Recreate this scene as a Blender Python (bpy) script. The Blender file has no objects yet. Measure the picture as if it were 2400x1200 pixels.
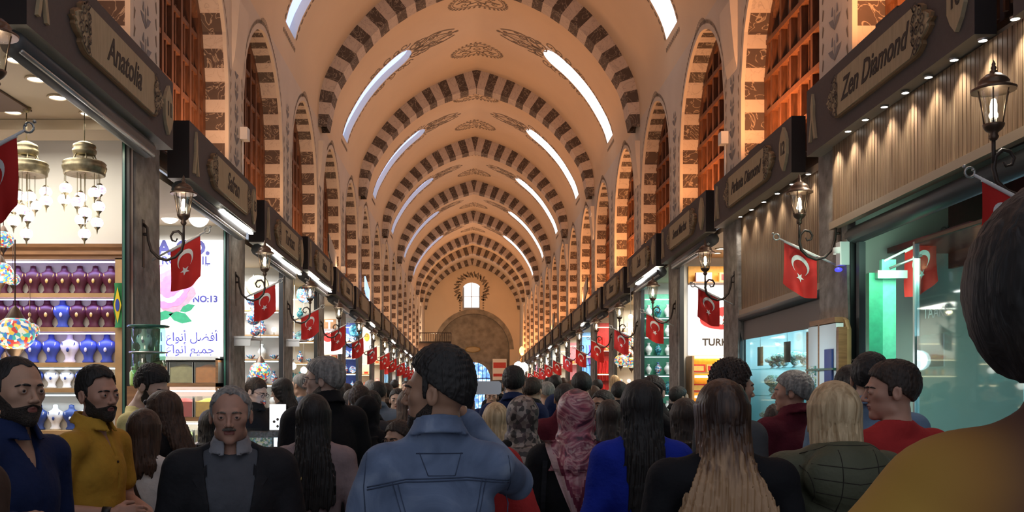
import bpy, math, random
import numpy as np
from mathutils import Vector, Matrix
R = math.radians
PI = math.pi
random.seed(7)
C = bpy.context.scene.collection
sc = bpy.context.scene

# ---------------------------------------------------------------- camera, sky, exposure
HY, VX, F = 905.0, 1100.0, 2200.0          # horizon row, vanishing column, focal length (2400 px wide photo)
cd = bpy.data.cameras.new('camera'); cam = bpy.data.objects.new('camera', cd); C.objects.link(cam)
cam.location = (0, 0, 1.65); cam.rotation_euler = (PI/2, 0, 0)
cd.sensor_width = 36; cd.lens = 33.0
cd.shift_x = 100/2400; cd.shift_y = 305/2400
cd.clip_start = 0.05; cd.clip_end = 200
sc.camera = cam
sc.view_settings.view_transform = 'Standard'; sc.view_settings.look = 'None'
sc.view_settings.exposure = 0.3; sc.view_settings.gamma = 1; sc.view_settings.use_curve_mapping = False
w = bpy.data.worlds.new('world'); sc.world = w; w.use_nodes = True
w.node_tree.nodes['Background'].inputs[0].default_value = (.80, .86, 1, 1)
w.node_tree.nodes['Background'].inputs[1].default_value = .42
cy = sc.cycles
cy.max_bounces = 6; cy.diffuse_bounces = 3; cy.glossy_bounces = 2; cy.transmission_bounces = 4; cy.transparent_max_bounces = 8
cy.caustics_reflective = False; cy.caustics_refractive = False
cy.sample_clamp_indirect = 3; cy.use_denoising = True
UP_L, UP_R, SHOP_K = 22, 44, 1.15          # orange cornice lamps of the two rows, shop ceiling light (watts)

L = 3.6                                  # one shop bay
CX, HW = .205, 3.385                     # middle of the hall, half width
XL, XR = CX-HW, CX+HW
NB = 17
def PN(n): return (.56+n)*L              # pier line n
def G(y): return -.018*y                 # the floor falls slightly away
def at(x, y, Z): return Vector(((x-VX)*Z/F, Z, 1.65+(HY-y)*Z/F))
def SB(side, n):                         # underside of fascia n
    base = {(-1,1):2.49,(-1,2):2.34,(-1,3):2.29,(-1,4):2.41,(-1,5):2.38,(1,1):2.48,(1,2):2.43,(1,3):2.46,(1,4):2.49}.get((side,n),2.41)
    return 1.65+base+G(PN(n)+L/2)

# ---------------------------------------------------------------- materials
M = {}
def nodes(m): return m.node_tree.nodes, m.node_tree.links
def mat(name, col, rough=.6, metal=0, emit=None, es=0, var=0, vs=8, bump=0, bs=60, alpha=1, trans=0, spec=.5, stretch=None):
    m = bpy.data.materials.new(name); m.use_nodes = True
    N, K = nodes(m); b = N['Principled BSDF']
    b.inputs['Base Color'].default_value = (*col, 1); b.inputs['Roughness'].default_value = rough
    b.inputs['Metallic'].default_value = metal; b.inputs['Alpha'].default_value = alpha
    b.inputs['Transmission Weight'].default_value = trans; b.inputs['Specular IOR Level'].default_value = spec
    if emit: b.inputs['Emission Color'].default_value = (*emit, 1); b.inputs['Emission Strength'].default_value = es
    if var or bump:
        tc = N.new('ShaderNodeTexCoord'); src = tc.outputs['Object']
        if stretch:
            mp = N.new('ShaderNodeMapping'); mp.inputs['Scale'].default_value = stretch; K.new(src, mp.inputs[0]); src = mp.outputs[0]
        if var:
            n = N.new('ShaderNodeTexNoise'); n.inputs['Scale'].default_value = vs; n.inputs['Detail'].default_value = 5; K.new(src, n.inputs[0])
            r = N.new('ShaderNodeValToRGB'); e = r.color_ramp.elements; e[0].position = .3; e[1].position = .7
            e[0].color = (*[c*(1-var) for c in col], 1); e[1].color = (*[min(1, c*(1+var)) for c in col], 1)
            K.new(n.outputs[0], r.inputs[0]); K.new(r.outputs[0], b.inputs['Base Color'])
        if bump:
            n2 = N.new('ShaderNodeTexNoise'); n2.inputs['Scale'].default_value = bs; n2.inputs['Detail'].default_value = 4; K.new(src, n2.inputs[0])
            bp = N.new('ShaderNodeBump'); bp.inputs['Strength'].default_value = bump; bp.inputs['Distance'].default_value = .02
            K.new(n2.outputs[0], bp.inputs['Height']); K.new(bp.outputs[0], b.inputs['Normal'])
    M[name] = m; return m
def ramp_mat(name, tex, stops, rough=.6, scale=5, stretch=(1,1,1), dist=2, detail=4, coord='Object', emit=0, metal=0, bump=0):
    m = bpy.data.materials.new(name); m.use_nodes = True; N, K = nodes(m); b = N['Principled BSDF']
    tc = N.new('ShaderNodeTexCoord'); mp = N.new('ShaderNodeMapping'); mp.inputs['Scale'].default_value = stretch
    K.new(tc.outputs[coord], mp.inputs[0])
    if tex == 'noise': t = N.new('ShaderNodeTexNoise'); t.inputs['Detail'].default_value = detail; t.inputs['Distortion'].default_value = dist; o = t.outputs[0]
    elif tex == 'wave': t = N.new('ShaderNodeTexWave'); t.inputs['Distortion'].default_value = dist; t.inputs['Detail'].default_value = detail; o = t.outputs['Fac']
    elif tex == 'vedge': t = N.new('ShaderNodeTexVoronoi'); t.feature = 'DISTANCE_TO_EDGE'; o = t.outputs[0]
    elif tex == 'vcell': t = N.new('ShaderNodeTexVoronoi'); o = t.outputs['Color']
    t.inputs['Scale'].default_value = scale; K.new(mp.outputs[0], t.inputs[0])
    r = N.new('ShaderNodeValToRGB'); cr = r.color_ramp
    while len(cr.elements) < len(stops): cr.elements.new(.5)
    for e, (p, c) in zip(cr.elements, stops): e.position = p; e.color = (*c, 1)
    if tex == 'vcell':
        sp = N.new('ShaderNodeSeparateColor'); K.new(o, sp.inputs[0]); o = sp.outputs[0]; cr.interpolation = 'CONSTANT'
    K.new(o, r.inputs[0]); K.new(r.outputs[0], b.inputs['Base Color'])
    b.inputs['Roughness'].default_value = rough; b.inputs['Metallic'].default_value = metal
    if emit: K.new(r.outputs[0], b.inputs['Emission Color']); b.inputs['Emission Strength'].default_value = emit
    if bump:
        bp = N.new('ShaderNodeBump'); bp.inputs['Strength'].default_value = bump; bp.inputs['Distance'].default_value = .01
        K.new(o, bp.inputs['Height']); K.new(bp.outputs[0], b.inputs['Normal'])
    M[name] = m; return m
mat('plaster', (.62,.56,.49), .85, var=.05, vs=1.5, bump=.1, bs=20)
mat('vault', (.68,.56,.42), .85, var=.04, vs=.8, bump=.06, bs=14)
mat('paint', (.20,.165,.13), .8)
mat('paint_blue', (.22,.22,.24), .8)
ramp_mat('marble_dark', 'noise', [(.0,(.065,.05,.046)),(.475,(.085,.068,.062)),(.5,(.34,.30,.26)),(.525,(.085,.068,.062)),(1,(.06,.05,.045))], .7, 4, (1,1,1), 2.2, 3)
ramp_mat('marble_light', 'noise', [(.0,(.56,.50,.46)),(.47,(.54,.48,.44)),(.5,(.40,.35,.33)),(.53,(.54,.48,.44)),(1,(.60,.54,.5))], .7, 3, (1,1,1), 2.5, 3)
def striped_jamb():
    m = bpy.data.materials.new('striped_jamb'); m.use_nodes = True; N, K = nodes(m); b = N['Principled BSDF']
    tc = N.new('ShaderNodeTexCoord'); sx = N.new('ShaderNodeSeparateXYZ'); K.new(tc.outputs['Object'], sx.inputs[0])
    mu = N.new('ShaderNodeMath'); mu.operation = 'MULTIPLY'; mu.inputs[1].default_value = 1/.405; K.new(sx.outputs[2], mu.inputs[0])
    fr = N.new('ShaderNodeMath'); fr.operation = 'FRACT'; K.new(mu.outputs[0], fr.inputs[0])
    gt = N.new('ShaderNodeMath'); gt.operation = 'GREATER_THAN'; gt.inputs[1].default_value = .42; K.new(fr.outputs[0], gt.inputs[0])
    n = N.new('ShaderNodeTexNoise'); n.inputs['Scale'].default_value = 4; n.inputs['Distortion'].default_value = 2.2; K.new(tc.outputs['Object'], n.inputs[0])
    def rp(st):
        r = N.new('ShaderNodeValToRGB'); cr = r.color_ramp
        while len(cr.elements) < len(st): cr.elements.new(.5)
        for e, (p, c) in zip(cr.elements, st): e.position = p; e.color = (*c, 1)
        K.new(n.outputs[0], r.inputs[0]); return r
    d = rp([(0,(.085,.06,.05)),(.47,(.10,.07,.06)),(.5,(.45,.36,.28)),(.53,(.10,.07,.06)),(1,(.08,.06,.05))])
    l = rp([(0,(.60,.52,.46)),(.48,(.58,.50,.44)),(.5,(.48,.40,.34)),(.52,(.58,.50,.44)),(1,(.62,.54,.48))])
    mx = N.new('ShaderNodeMixRGB'); K.new(gt.outputs[0], mx.inputs[0]); K.new(l.outputs[0], mx.inputs[1]); K.new(d.outputs[0], mx.inputs[2])
    K.new(mx.outputs[0], b.inputs['Base Color']); b.inputs['Roughness'].default_value = .7; M['striped_jamb'] = m
striped_jamb()
mat('lattice_wood', (.13,.05,.022), .55, var=.35, vs=6, stretch=(6,6,1))
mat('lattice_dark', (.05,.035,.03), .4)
mat('fascia', (.105,.084,.078), .75, var=.06, vs=30)
mat('fascia_end', (.018,.013,.013), .8)
mat('soffit', (.45,.42,.34), .6)
mat('plate', (.46,.36,.22), .7, var=.1, vs=5, stretch=(1,8,1))
mat('plate_edge', (.30,.18,.09), .7)
mat('lettering', (.045,.032,.025), .7)
ramp_mat('slat_wood', 'noise', [(.25,(.13,.075,.04)),(.5,(.24,.15,.085)),(.75,(.36,.25,.15))], .5, 3, (1,14,.5), 1, 5)
mat('slat_gap', (.02,.012,.01), .8)
mat('rail_wood', (.42,.33,.24), .5)
mat('stone', (.26,.235,.215), .9, var=.35, vs=7, bump=.6, bs=22)
mat('stone_wall', (.27,.24,.20), .9, var=.3, vs=2.5, bump=.5, bs=8)
mat('floor', (.11,.095,.085), .45, var=.2, vs=3)
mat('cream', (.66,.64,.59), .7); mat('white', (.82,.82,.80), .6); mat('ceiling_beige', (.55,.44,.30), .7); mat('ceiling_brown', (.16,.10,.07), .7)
mat('shop_back', (.30,.26,.22), .8)
mat('black', (.012,.012,.014), .45); mat('dark_grey', (.06,.065,.07), .45); mat('steel', (.48,.49,.48), .35, .8)
mat('shutter', (.20,.165,.155), .6); mat('glass_edge', (.03,.12,.09), .2)
mat('brass', (.30,.25,.15), .4, .8, var=.25, vs=30); mat('iron', (.055,.042,.036), .45, .6); mat('bronze', (.13,.085,.06), .4, .7)
mat('wood', (.27,.13,.055), .45, var=.25, vs=5, stretch=(1,1,8)); mat('wood_light', (.45,.27,.12), .5, var=.2, vs=5)
mat('flag_red', (.58,.016,.012), .75, var=.08, vs=6); mat('flag_white', (.80,.78,.76), .75)
mat('flag_green', (.02,.20,.06), .75); mat('flag_yellow', (.75,.55,.02), .75); mat('flag_blue', (.03,.06,.35), .75)
def glass(name, col, a=.15, rough=.03):
    m = bpy.data.materials.new(name); m.use_nodes = True; N, K = nodes(m); N.remove(N['Principled BSDF'])
    t = N.new('ShaderNodeBsdfTransparent'); g = N.new('ShaderNodeBsdfGlossy'); g.inputs['Roughness'].default_value = rough
    t.inputs[0].default_value = (*col, 1); x = N.new('ShaderNodeMixShader'); x.inputs[0].default_value = a
    K.new(t.outputs[0], x.inputs[1]); K.new(g.outputs[0], x.inputs[2]); K.new(x.outputs[0], N['Material Output'].inputs[0]); M[name] = m
glass('glass', (.93,.97,.96), .08); glass('glass_green', (.55,.85,.72), .12); glass('lantern_glass', (.9,.92,.9), .14, .08); glass('shop_glass', (.72,.86,.86), .12)
def glow(name, col, s): mat(name, col, .5, emit=col, es=s)
glow('skylight_pane', (.48,.62,1), 1.0); glow('skylight_pane_bright', (.80,.90,1), 3.2); glow('end_window', (.85,.93,1), 2.2); glow('day', (.35,.55,1), 1.6)
glow('bulb', (1,.80,.50), 14); glow('spot', (1,.95,.86), 9); glow('led', (1,.98,.94), 9); glow('led_violet', (.45,.40,1), 6); glow('led_cyan', (.72,.92,1), 3.2); glow('led_warm', (1,.82,.5), 4)
glow('lightbox', (.93,.92,.93), .75); glow('screen_blue', (.35,.55,.95), 1.2); glow('orange_lamp', (1,.35,.06), 8); glow('pearl', (1,.95,.88), 2.2)
ramp_mat('mosaic', 'vcell', [(0,(.55,.06,.05)),(.2,(.8,.5,.08)),(.4,(.06,.2,.5)),(.6,(.8,.75,.6)),(.8,(.08,.42,.35))], .3, 55, emit=.7)
ramp_mat('mosaic_white', 'vcell', [(0,(.9,.85,.85)),(.3,(.75,.85,1)),(.55,(1,.95,.9)),(.75,(.45,.3,.45)),(.85,(.95,.8,.6))], .3, 60, emit=1.5)
ramp_mat('glaze', 'vcell', [(0,(.05,.16,.42)),(.3,(.75,.8,.85)),(.6,(.05,.3,.42)),(.85,(.6,.1,.08))], .2, 45)
ramp_mat('glaze_teal', 'vcell', [(0,(.02,.10,.15)),(.4,(.04,.28,.34)),(.8,(.12,.45,.5))], .2, 30)
for nme, c in dict(navy=(.02,.05,.22), burgundy=(.075,.008,.025), bust_white=(.8,.8,.85), bust_blue=(.05,.09,.42), red=(.55,.03,.03), orange=(.75,.22,.03), saffron=(.8,.38,.03), tan=(.48,.36,.16), herb=(.25,.38,.10),
                   lime=(.35,.55,.15), teal=(.05,.3,.33), pink=(.75,.32,.45), violet=(.35,.16,.6), gold=(.7,.5,.15), sky=(.25,.5,.8), mint=(.16,.62,.40), dark_red=(.14,.015,.02), ink=(.06,.06,.35), leaf=(.03,.30,.16), rose=(.62,.25,.6), rose_light=(.85,.6,.8), vase_white=(.8,.83,.82)).items():
    mat(nme, c, .45, var=.12, vs=20)

# ---------------------------------------------------------------- mesh helpers
class MB:
    def __init__(s): s.v = []; s.f = []; s.m = []; s.mats = []; s.sm = []; s.T = Matrix.Identity(4)
    def mi(s, m):
        if m not in s.mats: s.mats.append(m)
        return s.mats.index(m)
    def add(s, vs, fs, m, smooth=False):
        b = len(s.v); k = s.mi(m)
        s.v += [tuple(s.T @ Vector(p)) for p in vs]
        for f in fs: s.f.append([b+i for i in f]); s.m.append(k); s.sm.append(smooth)
        return s
    def box(s, x0, x1, y0, y1, z0, z1, m):
        return s.add([(x,y,z) for x in (x0,x1) for y in (y0,y1) for z in (z0,z1)], [(0,1,3,2),(4,6,7,5),(0,4,5,1),(2,3,7,6),(0,2,6,4),(1,5,7,3)], m)
    def cbox(s, c, d, m): return s.box(c[0]-d[0]/2,c[0]+d[0]/2,c[1]-d[1]/2,c[1]+d[1]/2,c[2]-d[2]/2,c[2]+d[2]/2,m)
    def lathe(s, prof, m, c=(0,0,0), n=20, sy=1, ang=2*PI):
        vs = []; fs = []; k = len(prof); full = abs(ang-2*PI) < 1e-6; cols = n if full else n+1
        for i in range(cols):
            a = ang*i/n
            for r, z in prof: vs.append((c[0]+r*math.cos(a), c[1]+r*math.sin(a)*sy, c[2]+z))
        for i in range(n):
            j = (i+1) % cols
            for q in range(k-1): fs.append((i*k+q, j*k+q, j*k+q+1, i*k+q+1))
        return s.add(vs, fs, m, True)
    def tube(s, pts, r, m, n=8, cap=True):
        pts = [Vector(p) for p in pts]; vs = []; fs = []; rr = r if isinstance(r, (list,tuple)) else [r]*len(pts)
        up = None
        for i, p in enumerate(pts):
            t = (pts[min(i+1,len(pts)-1)]-pts[max(i-1,0)]).normalized()
            if up is None: up = t.orthogonal().normalized()
            up = (up - t*up.dot(t)).normalized(); sd = t.cross(up)
            for j in range(n): a = 2*PI*j/n; vs.append(p+(up*math.cos(a)+sd*math.sin(a))*rr[i])
        for i in range(len(pts)-1):
            for j in range(n): fs.append((i*n+j, i*n+(j+1)%n, (i+1)*n+(j+1)%n, (i+1)*n+j))
        if cap: fs += [tuple(range(n))[::-1], tuple((len(pts)-1)*n+j for j in range(n))]
        return s.add(vs, fs, m, True)
    def ball(s, c, r, m, n=14, k=8):
        rx, ry, rz = r if isinstance(r, (list,tuple)) else (r,r,r)
        vs = []; fs = []
        for i in range(k+1):
            ph = PI*i/k
            for j in range(n): a = 2*PI*j/n; vs.append((c[0]+rx*math.sin(ph)*math.cos(a), c[1]+ry*math.sin(ph)*math.sin(a), c[2]+rz*math.cos(ph)))
        for i in range(k):
            for j in range(n): fs.append((i*n+j, (i+1)*n+j, (i+1)*n+(j+1)%n, i*n+(j+1)%n))
        return s.add(vs, fs, m, True)
    def prism(s, poly, d, m, f=None):       # poly in 2D, f maps (u,v,w) to 3D, w from 0 to d
        f = f or (lambda u,v,w_: (u,v,w_)); n = len(poly)
        vs = [f(u,v,0) for u,v in poly]+[f(u,v,d) for u,v in poly]
        return s.add(vs, [tuple(range(n))[::-1], tuple(range(n,2*n))]+[(i,(i+1)%n,n+(i+1)%n,n+i) for i in range(n)], m)
    def build(s, name, parent=None, label=None, cat=None, group=None, kind=None, loc=None):
        me = bpy.data.meshes.new(name); me.from_pydata(s.v, [], s.f)
        for m in s.mats: me.materials.append(M[m] if isinstance(m, str) else m)
        me.polygons.foreach_set('material_index', s.m); me.polygons.foreach_set('use_smooth', s.sm); me.update()
        o = bpy.data.objects.new(name, me); C.objects.link(o)
        if loc is not None: o.location = loc
        if parent: o.parent = parent
        return tag(o, label, cat, group, kind)
def tag(o, label=None, cat=None, group=None, kind=None):
    for k, v in (('label',label),('category',cat),('group',group),('kind',kind)):
        if v: o[k] = v
    return o
def thing(name, label, cat, loc=(0,0,0), rz=0, group=None):
    o = bpy.data.objects.new(name, None); C.objects.link(o); o.empty_display_size = .1
    o.location = loc; o.rotation_euler = (0,0,rz); return tag(o, label, cat, group)
KIDS = {}
def dup(o, loc=None, rz=None, label=None, group=None, parent=None, scale=None):
    if o.name not in KIDS: KIDS[o.name] = list(o.children)
    c = o.copy(); C.objects.link(c)
    if parent: c.parent = parent
    for ch in KIDS[o.name]: dup(ch, parent=c)
    if loc is not None: c.location = loc
    if rz is not None: c.rotation_euler = (0,0,rz)
    if scale is not None: c.scale = (scale,)*3 if not isinstance(scale, tuple) else scale
    if label: c['label'] = label
    if group: c['group'] = group
    return c
def text_geo(s, size=1, shear=0, align='CENTER', ext=0, bold=0):
    cu = bpy.data.curves.new('t', 'FONT'); cu.body = s; cu.size = size; cu.shear = shear; cu.align_x = align; cu.align_y = 'CENTER'; cu.extrude = ext; cu.offset = bold; cu.resolution_u = 3
    o = bpy.data.objects.new('t', cu); C.objects.link(o); dg = bpy.context.evaluated_depsgraph_get(); me = o.evaluated_get(dg).to_mesh()
    vs = [tuple(v.co) for v in me.vertices]; fs = [tuple(p.vertices) for p in me.polygons]
    bpy.data.objects.remove(o); bpy.data.curves.remove(cu); return vs, fs
def put_text(mb, s, size, f, m, **k):       # f maps text plane (u,v,w) to 3D
    vs, fs = text_geo(s, size, **k); mb.add([f(*v) for v in vs], fs, m)
def light(name, kind, loc, e, col, size=.5, rot=None, sy=None, spread=None):
    ld = bpy.data.lights.new(name, kind); ld.energy = e; ld.color = col
    if kind == 'AREA':
        ld.size = size
        if sy: ld.shape = 'RECTANGLE'; ld.size_y = sy
        if spread: ld.spread = spread
    else: ld.shadow_soft_size = size
    o = bpy.data.objects.new(name, ld); C.objects.link(o); o.location = loc
    if rot: o.rotation_euler = rot
    return o
ORD = ['','first','second','third','fourth','fifth','sixth','seventh','eighth','ninth','tenth','eleventh','twelfth','thirteenth','fourteenth','fifteenth','sixteenth','seventeenth','eighteenth']
ROW = {-1:'lamp-shop row', 1:'panelled-shop row'}
# ================================================================ STRUCTURE
WN = [100]
YEND = 67.0; Y0 = 1.2
prof = [(0,9.08),(.19,9.04),(.68,8.88),(1.17,8.68),(1.63,8.43),(2.05,8.12),(2.42,7.77),(2.77,7.35),(3.04,6.92),(3.25,6.50),(3.355,6.08),(3.385,5.6)]
def fine(p, step=.11):
    # centripetal-free Catmull resample
    out = []
    q = [(-p[1][0],p[1][1])]+p+[(p[-1][0],p[-1][1]-.5)]
    for i in range(1, len(q)-2):
        p0,p1,p2,p3 = (np.array(a) for a in q[i-1:i+3])
        if i == 1: p0 = 2*p1-p2
        k = max(2, int(np.linalg.norm(p2-p1)/step))
        for j in range(k):
            t = j/k; out.append(.5*((2*p1)+(-p0+p2)*t+(2*p0-5*p1+4*p2-p3)*t*t+(-p0+3*p1-3*p2+p3)*t**3))
    out.append(np.array(p[-1])); return np.array(out)
FP = fine(prof); ARC = np.concatenate([[0], np.cumsum(np.linalg.norm(np.diff(FP,axis=0),axis=1))]); SMAX = ARC[-1]
def vp(s, off=0):                          # s: signed arc length from the crown; off: distance inward
    a = min(abs(s), SMAX); x = np.interp(a, ARC, FP[:,0]); z = np.interp(a, ARC, FP[:,1])
    e = .05; x2 = np.interp(min(a+e,SMAX), ARC, FP[:,0])-np.interp(max(a-e,0), ARC, FP[:,0]); z2 = np.interp(min(a+e,SMAX), ARC, FP[:,1])-np.interp(max(a-e,0), ARC, FP[:,1])
    l = math.hypot(x2,z2); nx, nz = z2/l, -x2/l     # inward normal (towards axis, down)
    if abs(s) < .02: nx, nz = 0, -1
    sg = 1 if s >= 0 else -1
    x = x+nx*off; z = z+nz*off
    return (CX+sg*x, z+1.65)
if abs(SMAX) < 1: raise Exception
SKY_S0, SKY_S1, SKY_W = 1.80, 4.62, .42
def ceil_mesh():
    mb = MB(); ss = sorted(set([round(x,4) for x in np.linspace(-SMAX,SMAX,81)]+[-SKY_S1,-SKY_S0,SKY_S0,SKY_S1]))
    ribs = [PN(1+2*j) for j in range(8)]
    mids = [PN(0)]+[PN(2*j) for j in range(1,8)]
    ys = sorted(set([Y0, PN(16)+.9, YEND]+ribs+[m+d for m in mids for d in (-SKY_W,SKY_W)]))
    ys = [y for y in ys if y >= Y0]
    grid = [[(vp(s)[0], y, vp(s)[1]) for s in ss] for y in ys]
    vs = [p for r in grid for p in r]; n = len(ss); fs = []
    for i in range(len(ys)-1):
        ym = (ys[i]+ys[i+1])/2; hole_y = any(abs(ym-m) < SKY_W-.01 for m in mids)
        for j in range(n-1):
            sm = abs(ss[j]+ss[j+1])/2
            if hole_y and SKY_S0 < sm < SKY_S1: continue
            fs.append((i*n+j, (i+1)*n+j, (i+1)*n+j+1, i*n+j+1))
    mb.add(vs, fs, 'vault', True)
    # skylight reveals, rounded upper end
    for m_ in mids:
        for sg in (-1,1):
            out = [(SKY_S1, -SKY_W),(SKY_S1, SKY_W)]
            for k in range(9): a = PI/2-PI*k/8; out.append((SKY_S0+SKY_W*(1-math.cos(a)) if 0 else SKY_S0+SKY_W-SKY_W*math.cos(a), SKY_W*math.sin(a)))
            pts = []
            for a, b in zip(out, out[1:]+out[:1]):
                q = max(1, int(abs(a[0]-b[0])/.2))
                for k in range(q): t = k/q; pts.append((a[0]+(b[0]-a[0])*t, a[1]+(b[1]-a[1])*t))
            N_ = len(pts); V = []
            for o_ in (0, -.16):
                for s, y in pts: x, z = vp(sg*s, o_); V.append((x, m_+y, z))
            mb.add(V, [(i,(i+1)%N_,N_+(i+1)%N_,N_+i) for i in range(N_)], 'cream')
            # corner fillets at the round end
            for ys_ in (-1,1):
                cor = (SKY_S0, ys_*SKY_W); ar = [(SKY_S0+SKY_W-SKY_W*math.cos(a), ys_*SKY_W*math.sin(a)) for a in [PI/2*k/6 for k in range(7)]]
                P3 = [(vp(sg*s)[0], m_+y, vp(sg*s)[1]) for s, y in [cor]+ar]
                mb.add(P3, [(0,k,k+1) for k in range(1,7)], 'vault')
    # painted ornament
    def pt(s, y): x, z = vp(s, .006); return (x, y, z)
    def ribbon(pl, w_, m='paint', closed=False):
        n_ = len(pl); V = []; Fs = []
        for i, (s, y) in enumerate(pl):
            a = pl[(i-1)%n_ if closed else max(i-1,0)]; b = pl[(i+1)%n_ if closed else min(i+1,n_-1)]
            d = math.hypot(b[0]-a[0], b[1]-a[1]) or 1; nx, ny = -(b[1]-a[1])/d*w_/2, (b[0]-a[0])/d*w_/2
            V += [pt(s+nx,y+ny), pt(s-nx,y-ny)]
        for i in range(n_ if closed else n_-1): j = (i+1)%n_; Fs.append((2*i,2*j,2*j+1,2*i+1))
        mb.add(V, Fs, m)
    def spot(s, y, r, ry=None, k=7): mb.add([pt(s+r*math.cos(2*PI*i/k), y+(ry or r)*math.sin(2*PI*i/k)) for i in range(k)], [tuple(range(k))], 'paint')
    def scroll(s, y, r, a0, turns, d=1, w_=.03):
        ribbon([(s+r*(1-.75*t)*math.cos(a0+d*t*turns*2*PI), y+r*(1-.75*t)*math.sin(a0+d*t*turns*2*PI)) for t in [k/14 for k in range(15)]], w_)
    for m_ in mids:
        for sg in (-1,1):
            S = lambda s: sg*s
            for e in (-1,1):
                k = 0; s = SKY_S0+.3
                while s < SKY_S1:           # dashed leaf border
                    ribbon([(S(s), m_+e*(SKY_W+.07)),(S(s+.05), m_+e*(SKY_W+.10)),(S(s+.1), m_+e*(SKY_W+.07))], .045); s += .15
                for q, (s0, r) in enumerate([(1.95,.16),(2.2,.13),(2.5,.15),(2.85,.11),(3.05,.1)]):
                    scroll(S(s0), m_+e*(SKY_W+.16), r, q, 1.1, e*sg, .035)
                scroll(S(1.7), m_+e*.22, .2, 1.0, 1.3, e, .045); scroll(S(1.45), m_+e*.28, .19, 2.0, 1.2, -e, .045); scroll(S(1.2), m_+e*.16, .15, .5, 1.2, e, .04)
                ribbon([(S(1.75-t*1.15), m_+e*(.1+.28*math.sin(t*PI*.9))) for t in [k/10 for k in range(11)]], .05)
                ribbon([(S(1.5-t*.75), m_+e*(.05+.14*math.sin(t*PI))) for t in [k/8 for k in range(9)]], .04)
                spot(S(.72), m_+e*.1, .06); spot(S(1.62), m_+e*.42, .09,.05); spot(S(1.02), m_+e*.3, .08,.04)
            ribbon([(S(1.75), m_),(S(.55), m_)], .035); spot(S(.55), m_, .06)
            mb.add([pt(S(1.72),m_-.08),pt(S(1.45),m_-.03),pt(S(1.45),m_+.03),pt(S(1.72),m_+.08)], [(0,1,2,3)], 'paint')
            for y in np.arange(-.5,.51,.1): ribbon([(S(SKY_S1+.12+abs(y)*.0), m_+y),(S(SKY_S1+.19), m_+y+.03)], .05)
        for dy in (-1.62, 1.62):             # crown medallions
            for k in range(34):
                a = 2*PI*k/34; ribbon([(.66*math.cos(a), m_+dy+.42*math.sin(a)),(.74*math.cos(a+.06), m_+dy+.5*math.sin(a+.06))], .05)
            ribbon([(.62*math.cos(2*PI*k/40), m_+dy+.38*math.sin(2*PI*k/40)) for k in range(40)], .02, closed=True)
            ribbon([((.27+.05*math.cos(6*2*PI*k/48))*math.cos(2*PI*k/48), m_+dy+(.2+.04*math.cos(6*2*PI*k/48))*math.sin(2*PI*k/48)) for k in range(48)], .035, closed=True)
            ribbon([(.09*math.cos(2*PI*k/12), m_+dy+.07*math.sin(2*PI*k/12)) for k in range(12)], .03, closed=True)
            for q in range(6):
                a = PI/3*q; ribbon([(.3*math.cos(a), m_+dy+.22*math.sin(a)),(.42*math.cos(a+.12), m_+dy+.29*math.sin(a+.12)),(.54*math.cos(a), m_+dy+.33*math.sin(a))], .04)
                scroll(.42*math.cos(a+.4), m_+dy+.28*math.sin(a+.4), .08, a, 1, 1, .025)
    o = mb.build('ceiling', kind='structure')
    # skylight panes
    for i, m_ in enumerate(mids):
        for sg in (-1,1):
            p = MB(); ss_ = np.linspace(SKY_S0-.02, SKY_S1+.02, 14)
            V = []
            for s in ss_:
                x, z = vp(sg*s, -.15)
                V += [(x,m_-SKY_W-.03,z),(x,m_+SKY_W+.03,z)]
            p.add(V, [(2*k,2*k+2,2*k+3,2*k+1) for k in range(13)], 'skylight_pane' if sg < 0 else 'skylight_pane_bright', True)
            WN[0] += 1; p.build('window_%d' % WN[0], kind='structure')
    return mids
MIDS = ceil_mesh()
# small iron hooks at the crown
for j, y in enumerate([PN(4)-.55]):
    MB().tube([(CX,y,10.73),(CX,y,10.3)], .02, 'iron').tube([(CX,y,10.32),(CX+.05,y,10.24),(CX,y,10.17),(CX-.04,y,10.22)], .018, 'iron').build('ceiling_hook', label='small dark iron hook hanging from the crown of the vault', cat='hook')

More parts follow.
